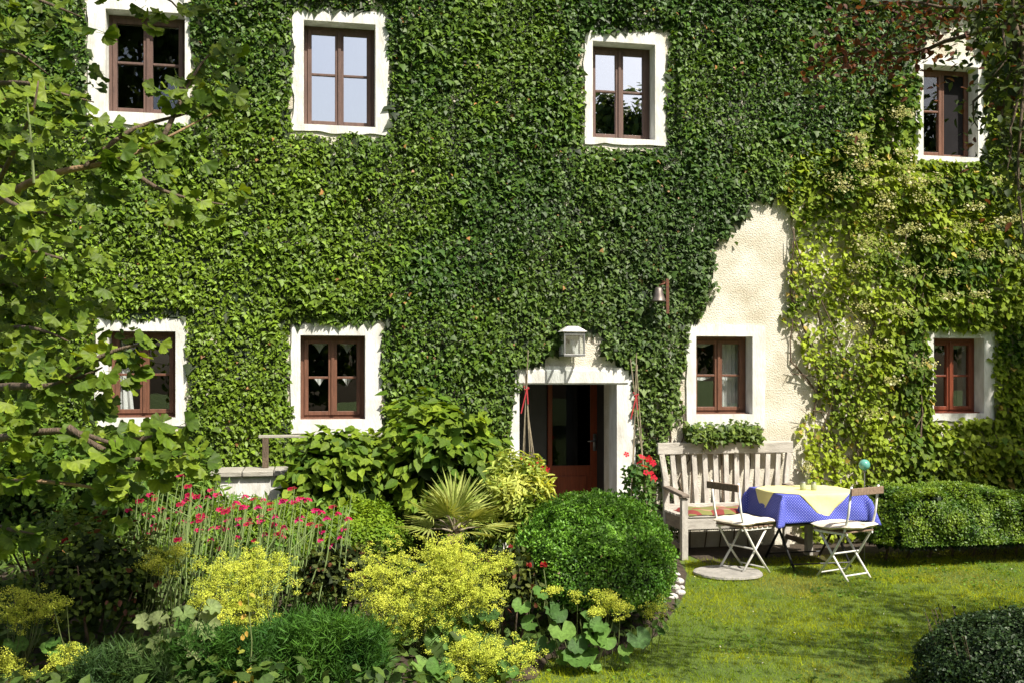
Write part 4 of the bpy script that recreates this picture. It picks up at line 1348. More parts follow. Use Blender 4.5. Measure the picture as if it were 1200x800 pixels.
def dark_shrub():
    c = P(1192, 800, 5.75); c[2] = .12; r = (.56, .55, .43)
    root = thing('low_shrub', 'dark green low mounded shrub at the lower right corner', 'shrub', (c[0], c[1], 0))
    pos, Mx, s, d = shell_leaves(c, r, 22000, (.016, .03), .5, .07, .14, .12, .3)
    stuffpart(leaf_mesh('foliage', T_BOX, Mx, pos, s, tints(len(pos), (.018, .04, .014), (.045, .085, .02), None)), 'foliage', M['box'], root)
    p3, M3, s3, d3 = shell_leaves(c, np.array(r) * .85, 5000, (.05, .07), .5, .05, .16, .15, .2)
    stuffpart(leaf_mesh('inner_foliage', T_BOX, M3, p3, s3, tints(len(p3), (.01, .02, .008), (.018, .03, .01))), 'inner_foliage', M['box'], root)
    # loose sprigs out of the top
    mb = MB(); lp, lt = [], []
    for k in range(16):
        a = rng.uniform(0, 6.28); b = c + np.array([r[0] * .8 * math.cos(a), r[1] * .8 * math.sin(a), r[2] * .55])
        e = b + np.array([.05 * math.cos(a), .05 * math.sin(a), .13])
        mb.tube([b, e], .003, 4)
        for j in range(7):
            lp.append(b + (e - b) * (j + 1) / 7); lt.append(rng.normal(size=3) + [0, 0, .6])
    lp = np.array(lp); lt = np.array(lt)
    stuffpart(leaf_mesh('sprig_leaves', T_BOX, frames(rnd(len(lp)), lt), lp, rng.uniform(.02, .035, len(lp)), tints(len(lp), (.02, .045, .015), (.05, .09, .02))), 'sprig_leaves', M['box'], root)
    mb.build('sprig', M['bark'], root)['kind'] = 'stuff'
dark_shrub()

def palm():
    c = P(533, 622, 8.15)
    root = thing('fan_palm', 'low fan palm with narrow spiky leaflets in the middle of the bed', 'palm', (c[0], c[1], 0))
    MB().tube([(c[0], c[1], 0), (c[0], c[1], c[2] * .6), (c[0], c[1], c[2] - .02)], [.07, .08, .06], 10).build('trunk', M['barklit'], root, smooth=True)
    spec = []
    for k in range(17):
        a = rng.uniform(0, 6.28) if k > 9 else 2 * math.pi * k / 10
        el = math.radians([12, 35, 60, 75][k % 4] + rng.uniform(-8, 8))
        spec.append((a, el))
    for a, el in spec:
        dr = np.array([math.cos(a) * math.cos(el), math.sin(a) * math.cos(el), math.sin(el)])
        L = rng.uniform(.14, .24)
        hub = c + dr * L
        side = norm(np.cross(dr, UP)) if abs(dr[2]) < .98 else np.array([1.0, 0, 0])
        nm = np.cross(side, dr)
        pet = MB().tube([c + dr * .02, c + dr * L * .5 + UP * .01, hub], [.010, .007, .006], 6)
        n = 18; R = rng.uniform(.24, .34)
        t_, n_, s_ = [], [], []
        for j in range(n):
            b = math.radians(-95 + 190 * j / (n - 1))
            t_.append(dr * math.cos(b) + side * math.sin(b) + nm * rng.normal() * .05 - UP * .10); n_.append(nm + side * math.sin(b) * .2)
            s_.append(R * (1 - .22 * abs(b) / 1.7) * rng.uniform(.93, 1.05))
        tm = T([(-.012, 0, 0), (.012, 0, 0), (.034, .45, .02), (-.034, .45, .02), (0, .46, -.012), (0, 1, -.06)], [(0, 1, 4), (1, 2, 4), (0, 4, 3), (4, 2, 5), (3, 4, 5)])
        me = leaf_mesh('frond', tm, frames(np.array(n_), np.array(t_)), np.tile(hub, (n, 1)), np.array(s_), tints(n, (.20, .27, .05), (.42, .46, .14), None, .15))
        fo = link(me, 'frond', M['leaf'], root)
        WL.setdefault(fo.name, (0, 0, 0))
        pet.build('petiole', M['cane'], fo)
palm()

def leafy_shrub(name, label, cat, c, r, N, tm, size, c1, c2, mt, jit=.35, lump=.15, lscale=.25, inner=.35, up=.3, parts=0, droop=0.0, nst=7, trim=None, odd=None, podd=0, inn=True):
    root = thing(name, label, cat, (c[0], c[1], 0))
    pos, Mx, s, d = shell_leaves(c, r, N, size, jit, lump, lscale, inner, up, .03)
    if droop:
        n_ = norm(d * .5 + np.array([.15, -.45, .75]) + rnd(len(pos), jit)); t_ = d * .8 + np.array([0, -.35, -droop]) + rnd(len(pos), .5)
        Mx = frames(n_, t_)
    if trim is not None:
        k = trim(pos); pos, Mx, s, d = pos[k], Mx[k], s[k], d[k]
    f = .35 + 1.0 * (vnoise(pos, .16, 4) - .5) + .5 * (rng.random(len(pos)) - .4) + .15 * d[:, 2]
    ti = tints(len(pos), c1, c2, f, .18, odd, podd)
    if parts:
        cols = [tuple(np.array(c1) * (1 - q) + np.array(c2) * q) for q in (.15, .45, .75, 1.0)]
        split_leaves(root, tm, mt, pos, Mx, s, ti, cols, parts)
    else:
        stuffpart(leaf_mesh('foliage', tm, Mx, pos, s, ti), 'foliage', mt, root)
    if inn:
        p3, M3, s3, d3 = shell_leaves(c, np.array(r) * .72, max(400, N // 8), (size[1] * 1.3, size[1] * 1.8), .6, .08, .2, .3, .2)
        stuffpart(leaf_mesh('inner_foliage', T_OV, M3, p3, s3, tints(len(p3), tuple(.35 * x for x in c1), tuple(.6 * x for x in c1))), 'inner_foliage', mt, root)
    stems(root, c, r, nst)
    return root

# broad-leaved shrubs against the wall
YG1, YG2 = (.055, .125, .010), (.20, .28, .02)
c = P(520, 560, 9.75); leafy_shrub('leafy_shrub', 'tall lime green shrub with hanging pointed leaves beside the doorway', 'shrub', c, (.56, .42, .72), 1900, T_OV, (.09, .15), YG1, YG2, M['leaf'], .4, .42, .3, .7, .3, 300, .7)
c = P(400, 580, 9.5); leafy_shrub('leafy_shrub', 'spreading lime green shrub with hanging leaves under the window left of the door', 'shrub', c, (.56, .42, .60), 1700, T_OV, (.08, .14), YG1, YG2, M['leaf'], .4, .42, .3, .7, .3, 300, .7)
# small-leaved lime shrub
c = P(420, 640, 8.5); leafy_shrub('lime_shrub', 'rounded lime green fine leaved shrub left of the palm', 'shrub', c, (.44, .4, .34), 9000, T_OV, (.022, .036), (.09, .19, .012), (.25, .36, .022), M['leaf'], .5, .3, .2, .4, .4)
c = P(292, 645, 8.7); leafy_shrub('lime_shrub', 'low lime green undergrowth behind the campion flowers', 'shrub', c, (.72, .35, .44), 10500, T_LANCE, (.03, .06), (.08, .17, .012), (.22, .33, .025), M['leaf'], .5, .14, .15, .3, .4)
# variegated euonymus
c = P(606, 612, 8.75); leafy_shrub('variegated_shrub', 'cream and yellow variegated shrub to the left of the doorway', 'shrub', c, (.33, .3, .46), 4200, T_LANCE, (.06, .10), (.18, .28, .035), (.55, .58, .14), M['leaf'], .5, .4, .2, .6, .35)
# rose bushes with bronze leaves
BR1, BR2 = (.04, .065, .014), (.14, .16, .03)
c = P(398, 680, 7.4); leafy_shrub('rose_bush', 'loose rose bush with bronze green leaves left of the yellow flowers', 'shrub', c, (.36, .3, .30), 1500, T_OV, (.03, .055), BR1, BR2, M['leaf'], .6, .6, .22, 1.1, .3, odd=(.15, .06, .03), podd=.08)
c = P(598, 690, 7.1); leafy_shrub('rose_bush', 'rose bush with bronze leaves between yellow flowers and box ball', 'shrub', c, (.24, .25, .33), 1500, T_OV, (.03, .055), BR1, BR2, M['leaf'], .6, .6, .22, 1.1, .3, odd=(.16, .055, .03), podd=.1)
c = P(110, 700, 6.9); leafy_shrub('rose_bush', 'dark rose bush in the shade of the ginkgo at lower left', 'shrub', c, (.55, .4, .50), 3200, T_OV, (.03, .06), (.035, .07, .012), (.11, .16, .022), M['leaf'], .6, .6, .22, 1.1, .3, odd=(.10, .04, .025), podd=.05)
c = P(60, 600, 8.2); leafy_shrub('dark_shrub', 'dark green shrub below the ginkgo branches at the left edge', 'shrub', c, (.75, .5, .65), 6000, T_OV, (.04, .075), (.028, .07, .010), (.09, .17, .015), M['leaf'], .5, .2, .2, .5, .3)
c = P(190, 585, 8.9); leafy_shrub('green_shrub', 'loose mid green shrub between ginkgo and low wall', 'shrub', c, (.50, .4, .50), 5200, T_LANCE, (.05, .09), (.055, .125, .012), (.18, .27, .022), M['leaf'], .5, .2, .2, .5, .3)

# rose heads
def rose_head(px, py, Z, r, label, col=(.42, .02, .03)):
    p = P(px, py, Z)
    root = thing('rose_flower', label, 'flower', (p[0], p[1], p[2] - .02))
    N = 26
    d = norm(rnd(N)); d[:, 2] = np.abs(d[:, 2])
    me = leaf_mesh('petals', T_HEART, frames(d + rnd(N, .2), UP + d * .4 + rnd(N, .3)), p + d * r * .35, rng.uniform(.6, .95, N) * r, tints(N, col, tuple(x * .7 for x in col)), True)
    stuffpart(me, 'petals', M['flower'], root)
    MB().tube([p - UP * .30, p - UP * .15 + [.02, 0, 0], p - UP * .005], .004, 5).build('stem', M['stem'], root)
rose_head(620, 664, 6.95, .035, 'small dark red rose left of the box ball', (.40, .03, .03))
rose_head(637, 664, 6.9, .045, 'dark red rose touching the box ball, right one of the pair', (.40, .03, .03))
rose_head(598, 642, 7.1, .03, 'dull red rose bud just below the palm', (.32, .05, .04))
rose_head(76, 636, 6.7, .04, 'dark red rose in the shade at the far left', (.34, .02, .03))
rose_head(42, 660, 6.6, .035, 'dim red rose low in the shade at the left edge', (.30, .02, .03))

# lady's mantle: froth of tiny yellow flowers over round leaves
def ladys_mantle(label, lobes, Z, leaves, dens=1.0, lparts=True, col=((.33, .42, .04), (.70, .74, .11))):
    """lobes: list of (px, py, radius in px) sprays"""
    c0 = P(lobes[0][0], lobes[0][1], Z)
    root = thing('ladys_mantle', label, 'flowering plant', (c0[0], c0[1], 0))
    fp, sm = [], MB()
    for (px, py, rp) in lobes:
        zz = Z + rng.uniform(-.15, .15)
        c = P(px, py, zz); R = rp * zz / F
        b = np.array([c[0] + rng.normal() * .05, c[1] + .1, .03])
        nb = max(8, int(80 * (R / .15) ** 1.6 * dens))
        for k in range(nb):
            q = c + rng.normal(size=3) * R * np.array([.52, .5, .42])
            nn = int(rng.uniform(20, 44))
            fp.append(q + norm(rnd(nn)) * (rng.random((nn, 1)) ** .5) * rng.uniform(.018, .04) * np.array([1.2, 1.2, .8]))
            if k % 9 == 0:
                m_ = b * .4 + q * .6 + np.array([0, 0, -.03])
                sm.tube([b, m_, q], [.004, .003, .0018], 4, False)
    fp = np.concatenate(fp); N = len(fp)
    f = vnoise(fp, .07, 2) * .9 + rng.random(N) * .3 - .1
    stuffpart(leaf_mesh('florets', T_FLORET, frames(rnd(N, .6) + np.array([0, -.3, .9]), rnd(N)), fp, rng.uniform(.006, .011, N), tints(N, col[0], col[1], f)), 'florets', M['flower'], root)
    so = sm.build('stems', M['stem'], root); so['kind'] = 'stuff'
    pos, n_, t_, s_ = [], [], [], []
    for (px, py, sp) in leaves:
        p = P(px, py, Z - .05)
        pos.append(p); a = rng.uniform(-1, 1)
        n_.append(np.array([a * .4, -.65, .75]) + rng.normal(size=3) * .25); t_.append(np.array([a, -.4, -.5]) + rng.normal(size=3) * .3)
        s_.append(sp * Z / F)
    if pos:
        pos, n_, t_, s_ = map(np.array, (pos, n_, t_, s_))
        pos[:, 2] = np.maximum(pos[:, 2], .04)
        leaf_parts('leaf', one_leaf_meshes('leaf', T_ROUND, [(.075, .16, .03), (.10, .20, .035), (.13, .23, .045), (.055, .12, .03)], M['leaf']), frames(n_, t_), pos, s_, root)
        pm = MB()
        for p, t in zip(pos, t_):
            pm.tube([(p[0] * .7 + c0[0] * .3, p[1] * .7 + c0[1] * .3 + .05, .01), p - UP * .02 - FWD * -.02, p], .003, 4, False)
        o = pm.build('petioles', M['stem'], root); o['kind'] = 'stuff'
    return root

def scat(n, x0, x1, y0, y1, s0, s1):
    return [(rng.uniform(x0, x1), rng.uniform(y0, y1), rng.uniform(s0, s1)) for _ in range(n)]

ladys_mantle("big foamy clump of yellow lady's mantle flowers at the bottom centre",
             [(500, 690, 42), (455, 665, 36), (540, 655, 32), (560, 690, 30), (480, 720, 34), (525, 735, 30), (560, 720, 26), (445, 700, 28), (540, 690, 40), (515, 650, 34), (585, 660, 18)], 6.75,
             scat(26, 440, 600, 700, 790, 26, 42))
ladys_mantle("foamy yellow lady's mantle spray touching the bottom edge below the big clump",
             [(545, 778, 30), (575, 765, 24), (610, 765, 22), (520, 795, 26), (545, 750, 18), (585, 790, 22), (560, 800, 26)], 6.2, scat(10, 470, 600, 760, 800, 24, 36))
ladys_mantle("yellow lady's mantle clump below the magenta campion, left of centre",
             [(285, 690, 34), (255, 672, 26), (320, 668, 26), (270, 715, 26), (300, 660, 22), (240, 700, 18), (300, 715, 22)], 6.7, scat(8, 230, 330, 715, 750, 24, 34))
ladys_mantle("small yellow lady's mantle spray left of the campion stems",
             [(195, 655, 20), (180, 662, 16), (212, 646, 12)], 6.9, [])
ladys_mantle("lady's mantle with broad round leaves at the foot of the box ball",
             [(715, 706, 18), (700, 715, 12), (728, 712, 12), (705, 698, 10), (650, 690, 9), (676, 698, 8)], 6.55,
             [(665, 755, 40), (700, 752, 36), (655, 725, 34), (740, 735, 30), (680, 725, 32), (720, 740, 28), (690, 770, 22), (640, 705, 26), (630, 725, 22), (725, 765, 18), (650, 768, 20), (645, 745, 24), (710, 725, 24), (615, 700, 24), (622, 745, 26), (675, 742, 26), (638, 690, 22), (690, 735, 30), (733, 752, 20), (660, 708, 24)], .8)
ladys_mantle("small yellow lady's mantle tuft at the lawn edge right of the box ball's foot",
             [(770, 712, 13), (762, 718, 8)], 6.9, [(765, 735, 18), (752, 742, 16), (775, 728, 14)], .7)
ladys_mantle("shaded yellow lady's mantle at the left edge of the picture",
             [(40, 712, 26), (15, 722, 22), (65, 705, 16), (25, 700, 18)], 6.4, scat(5, 10, 90, 730, 760, 20, 32), .8)
ladys_mantle("yellow lady's mantle tuft low in the shade near the bottom left",
             [(78, 770, 18), (88, 762, 12), (68, 780, 12)], 6.1, scat(3, 50, 110, 775, 800, 20, 30), .8)
ladys_mantle("yellow lady's mantle spray in the bottom left corner",
             [(12, 780, 18), (22, 795, 14), (5, 770, 12)], 6.05, [], .8)

# rose campion: silvery stems, magenta heads
def campion(label, rect, Z, nst, heads):
    x0, y0, x1, y1 = rect
    cx = (x0 + x1) / 2
    c = P(cx, y1, Z)
    root = thing('rose_campion', label, 'flowering plant', (c[0], c[1], 0))
    sm = MB(); hp = []
    for k in range(nst):
        px = rng.uniform(x0, x1); py = y0 + (y1 - y0) * rng.random() ** 1.3
        if k < len(heads): px, py = heads[k]
        z = Z + rng.uniform(-.3, .3)
        top = P(px, py, z)
        lean = rng.normal() * .06
        b = np.array([top[0] - lean - .08, top[1] + rng.normal() * .05, max(0, top[2] - rng.uniform(.5, .8))])
        sm.tube([b, (b + top) / 2 + [lean * .3, 0, 0], top], [.0045, .004, .003], 4, False)
        for s in range(1):      # side branches
            e = b + (top - b) * rng.uniform(.4, .85)
            sm.tube([e, e + np.array([rng.normal() * .07, rng.normal() * .05, rng.uniform(.06, .14)])], [.003, .002], 4, False)
        if k < len(heads): hp.append(top - FWD * .06)
    o = sm.build('stems', M['silver'], root); o['kind'] = 'stuff'
    N = 300
    p = P(cx, (y0 + y1) / 2 + 24, Z + .25) + rng.uniform(-1, 1, (N, 3)) * np.array([(x1 - x0) / 2 * Z / F, .25, (y1 - y0) / 2 * Z / F + .1])
    p[:, 2] = np.maximum(p[:, 2], .03)
    stuffpart(leaf_mesh('foliage', T_LANCE, frames(rnd(N, .5) + np.array([0, -.5, .5]), UP + rnd(N, .8)), p, rng.uniform(.06, .11, N), tints(N, (.08, .18, .02), (.19, .30, .05))), 'foliage', M['leaf'], root)
    hp = np.array(hp); n = len(hp)
    mes = []
    for q in range(4):
        col = [(.50, .008, .10), (.58, .012, .16), (.42, .006, .06), (.62, .02, .2)][q]
        m_ = 3
        me = leaf_mesh('flower_head', T_FLOWER, frames(np.array([[0, .1, 1], [.25, -.4, .8], [-.3, -.5, .7]]) + rnd(3, .25), rnd(3)), np.array([[0, 0, 0.15], [.3, -.25, 0], [-.35, -.2, -.05]]), np.array([1.0, .9, .9]), np.tile(np.array(col), (3, 1)))
        me.materials.append(M['flower']); mes.append(me)
    leaf_parts('flower_head', mes, np.tile(np.eye(3), (n, 1, 1)), hp, rng.uniform(.034, .05, n), root)
H1 = [(155, 596), (180, 622), (186, 618), (178, 624), (193, 594), (147, 610), (215, 589), (225, 580), (222, 585), (213, 598), (234, 580), (246, 581), (258, 578), (230, 610), (237, 608), (252, 617), (243, 604), (215, 556), (224, 568), (190, 551), (262, 595), (270, 608), (212, 630), (250, 630), (175, 600), (200, 606), (168, 585), (236, 592)]
campion('silvery rose campion with magenta flowers, left half of the patch', (140, 555, 275, 640), 7.6, 84, H1 + [(rng.uniform(150, 270), rng.uniform(565, 635)) for _ in range(16)])
H3 = [(398, 600), (405, 618), (392, 592), (385, 606), (410, 606), (372, 596), (366, 612), (400, 628)]
H2 = [(280, 588), (290, 592), (300, 583), (305, 593), (311, 584), (283, 606), (294, 612), (308, 603), (323, 613), (335, 585), (345, 571), (355, 604), (363, 584), (380, 621), (376, 614), (325, 604), (281, 628), (303, 641), (302, 631), (313, 625), (333, 627), (261, 640), (274, 594), (345, 586), (290, 580), (268, 618), (320, 595), (352, 608)]
campion('silvery rose campion with magenta flowers, right half of the patch', (265, 575, 412, 650), 7.5, 84, H2 + H3 + [(rng.uniform(270, 400), rng.uniform(580, 640)) for _ in range(14)])

# feathery green
def feathery(label, rect, Z, N, c1, c2):
    x0, y0, x1, y1 = rect
    c = P((x0 + x1) / 2, (y0 + y1) / 2, Z)
    root = thing('feathery_plant', label, 'plant', (c[0], c[1], 0))
    nb = N // 26
    pos, tt = [], []
    for k in range(nb):
        px = rng.uniform(x0, x1)
        e = (px - x0) / (x1 - x0)
        py = y0 + (y1 - y0) * (.22 * abs(2 * e - 1) ** 2 + rng.random() * .9)
        b = P(px, py, Z + rng.uniform(-.25, .25))
        d = norm(np.array([rng.normal() * .5, rng.normal() * .5, 1]))
        m = 26
        u = rng.random((m, 1)) * .14
        pos.append(b + d * u - d * .05); tt.append(d + rnd(m, .75))
    pos = np.concatenate(pos); tt = np.concatenate(tt); ok = pos[:, 2] > .01
    pos, tt = pos[ok], tt[ok]; n = len(pos)
    stuffpart(leaf_mesh('foliage', T_THREAD, frames(rnd(n), tt), pos, rng.uniform(.05, .10, n), tints(n, c1, c2, vnoise(pos, .12) * 1.1 - .1)), 'foliage', M['leaf'], root)
    mb = MB()
    for k in range(40):
        q = P(rng.uniform(x0, x1), rng.uniform(y0 + 10, y1), Z)
        mb.tube([(q[0], q[1], 0), (q[0] + .03, q[1], max(.02, q[2]))], [.004, .002], 4, False)
    o = mb.build('stems', M['stem'], root); o['kind'] = 'stuff'
feathery('deep green feathery foliage at the bottom, left of the yellow clump', (300, 728, 450, 830), 6.3, 24000, (.03, .095, .014), (.085, .20, .024))
feathery('deep green feathery foliage at the bottom, under the pale lobed leaves', (190, 745, 310, 830), 6.2, 16000, (.03, .09, .014), (.08, .19, .024))
feathery('dim feathery grass in the shade at the bottom left', (90, 765, 200, 840), 6.1, 9000, (.03, .07, .018), (.07, .13, .03))

# pale plant with large lobed leaves
def lobed():
    c = P(205, 770, 6.2)
    root = thing('lobed_plant', 'plant with large pale lobed leaves at the lower left', 'plant', (c[0], c[1], 0))
    L = [(200, 735, 36), (228, 722, 38), (212, 708, 30), (185, 745, 30), (225, 750, 32), (205, 775, 34), (238, 705, 26), (178, 722, 24), (216, 735, 30), (170, 756, 26), (195, 716, 26), (235, 735, 26)]
    pos = np.array([P(a, b, 6.1 + rng.uniform(-.1, .1)) for a, b, s in L]); pos[:, 2] = np.maximum(pos[:, 2], .05)
    n = len(L)
    n_ = np.array([.1, -.6, .8]) + rnd(n, .22); t_ = np.stack([np.array([(a - 205) / 30 for a, b, s in L]), np.full(n, -.5), np.full(n, -.45)], 1) + rnd(n, .25)
    leaf_parts('leaf', one_leaf_meshes('leaf', T_LOBED, [(.17, .23, .08), (.22, .27, .11), (.13, .19, .06)], M['leaf']), frames(n_, t_), pos, np.array([s * 6.1 / F for a, b, s in L]), root)
    for p in pos:
        MB().tube([(c[0], c[1], 0), (p[0] * .5 + c[0] * .5, p[1] * .5 + c[1] * .5, p[2] * .7), p], .004, 5).build('petiole', M['stem'], root)
lobed()

def sprig():
    a = P(292, 815, 5.95)
    root = thing('yellow_sprig', 'upright sprig with yellowed leaves at the bottom edge', 'plant', (a[0], a[1], 0))
    top = P(290, 690, 5.95)
    MB().tube([(a[0], a[1], 0), (a + top) / 2 + [.02, 0, 0], top], [.006, .004, .002], 5).build('stem', M['stem'], root)
    N = 34
    u = rng.random((N, 1)) ** 1.5
    p = a + (top - a) * u + rnd(N, .025)
    n_ = np.array([0, -.5, .7]) + rnd(N, .4)
    leaf_parts('leaf', one_leaf_meshes('leaf', T_OV, [(.42, .36, .05), (.5, .32, .06), (.25, .28, .04)], M['leaf']), frames(n_, rnd(N) + [0, 0, -.3]), p, rng.uniform(.03, .05, N), root)
sprig()

# ground cover over the soil of the bed
def ground_cover():
    N = 9000
    p = np.stack([rng.uniform(-4, 3, N), rng.uniform(-4.8, -.3, N), np.zeros(N)], 1)
    px, py, Z = proj(p)
    ok = ~inpoly(px, py, [(560, 900), (618, 800), (640, 770), (700, 772), (772, 746), (800, 705), (806, 672), (800, 650), (1320, 640), (1320, 900)]) & (px < 800)
    p = p[ok]; N = len(p)
    p[:, 2] = .05 + .22 * vnoise(p, .4) * rng.random(N)
    o = link(leaf_mesh('ground_cover', T_OV, frames(rnd(N, .45) + np.array([0, -.3, .8]), rnd(N)), p, rng.uniform(.05, .11, N), tints(N, (.03, .065, .014), (.10, .16, .028))), 'ground_cover', M['leaf'])
    tag(o, 'low leafy ground cover filling the planting bed', 'ground cover', kind='stuff')
ground_cover()

# ---- pots with canes and red flowers beside the door
def potted(label_pot, label_plant, label_cane, px, Z, rim_py, apex, feet, flowers, leafrect, rw):
    c = P(px, rim_py, Z); zr = c[2]
    pot = thing('plant_pot', label_pot, 'pot', (c[0], c[1], 0))
    MB().lathe([(rw * .72, 0), (rw * .78, .02), (rw * .97, zr - .05)], (c[0], c[1], .005), 24).build('pot_body', M['terra'], pot, smooth=True)
    MB().lathe([(rw * 1.0, zr - .05), (rw * 1.06, zr - .045), (rw * 1.06, zr), (rw * .94, zr), (rw * .92, zr - .03), (rw * .1, zr - .035)], (c[0], c[1], .006), 24).build('pot_rim', M['terra'], pot)
    # canes
    ap = P(*apex, Z)
    ct = thing('cane_support', label_cane, 'plant support', (c[0], c[1], zr - .02))
    for (fx, dy, over) in feet:
        b = P(fx, rim_py, Z); b[1] += dy; b[2] = zr - .04
        d = ap - b
        MB().tube([b, b + d * .5 + [.004, 0, 0], b + d * over + np.array([rng.normal() * .02, 0, 0])], .0055, 6).build('cane', M['cane'], ct)
    rb = MB()
    rb.tube([ap + [-.022, -.012, -.01], ap + [.02, -.02, .0], ap + [.022, .012, .01], ap + [-.02, .02, .015], ap + [-.024, -.012, .02]], .008, 6)
    rb.build('ribbon', M['ribbon'], ct)
    for k in range(2):
        e = ap + np.array([-.06 + .07 * k, -.03, -.24 + .09 * k])
        MB().bar(ap + np.array([0, -.022, 0]), e, .012, .003, (0, 1, 0)).build('ribbon_end', M['ribbon'], ct)
    pl = thing('mandevilla', label_plant, 'flowering plant', (c[0], c[1], zr - .03))
    x0, y0, x1, y1 = leafrect
    N = 420
    u = rng.random(N); v = rng.random(N)
    wd = 1 - .35 * v
    p = np.array([P((x0 + x1) / 2 + (x1 - x0) / 2 * (2 * a - 1) * w_, y1 + (y0 - y1) * b_, Z) for a, b_, w_ in zip(u, v, wd)])
    p[:, 1] += rng.normal(size=N) * .07
    n_ = np.array([.1, -.7, .5]) + rnd(N, .45); t_ = np.array([0, -.3, -.7]) + rnd(N, .7)
    s = rng.uniform(.04, .07, N)
    split_leaves(pl, T_OV, M['leaf'], p, frames(n_, t_), s, tints(N, (.035, .10, .018), (.10, .19, .03)), [(.04, .11, .02), (.07, .15, .024), (.10, .19, .03)], 120)
    fp = np.array([P(a, b, Z - .12) for a, b in flowers]); n = len(fp)
    leaf_parts('flower', one_leaf_meshes('flower', T_FLOWER, [(.62, .012, .03), (.52, .008, .03), (.68, .03, .06)], M['flower']), frames(np.array([.1, -.8, .4]) + rnd(n, .35), rnd(n)), fp, rng.uniform(.06, .085, n), pl)
    mb = MB()
    mb.tube([(c[0], c[1], zr - .03), (c[0] + .03, c[1], zr + .15), (c[0] - .02, c[1] - .03, zr + .4)], [.008, .006, .003], 5)
    mb.build('stem', M['stem'], pl)
potted('pale terracotta pot right of the doorway beside the bench', 'red flowering climber in the pot right of the doorway', 'thin canes tied with red ribbon above the pot right of the doorway',
       747, 10.15, 597, (745, 462), [(735, -.08, 1.25), (742, .07, 1.35), (757, -.05, 1.3), (762, .06, 1.2)],
       [(760, 537), (765, 542), (752, 535), (755, 546), (763, 554), (757, 553), (734, 532), (750, 541), (766, 560)], (726, 545, 768, 600), .14)
potted('pale terracotta pot hidden behind the variegated shrub left of the doorway', 'red flowering climber rising behind the variegated shrub left of the doorway', 'thin canes tied with red ribbon at the left door jamb',
       620, 10.0, 600, (617, 455), [(606, -.08, 1.2), (613, .07, 1.3), (627, -.05, 1.1), (634, .06, 1.05), (621, -.1, 1.15)],
       [(594, 543), (618, 541), (632, 541), (637, 548), (628, 545), (640, 550), (612, 538), (624, 552)], (598, 538, 645, 600), .14)
#TREES

# ================================================================== TREES
def smooth_path(pts, n):
    pts = np.array(pts, float)
    t = np.linspace(0, len(pts) - 1, n)
    out = np.stack([np.interp(t, range(len(pts)), pts[:, k]) for k in range(3)], 1)
    for _ in range(2):
        out[1:-1] = (out[:-2] + 2 * out[1:-1] + out[2:]) / 4
    return out

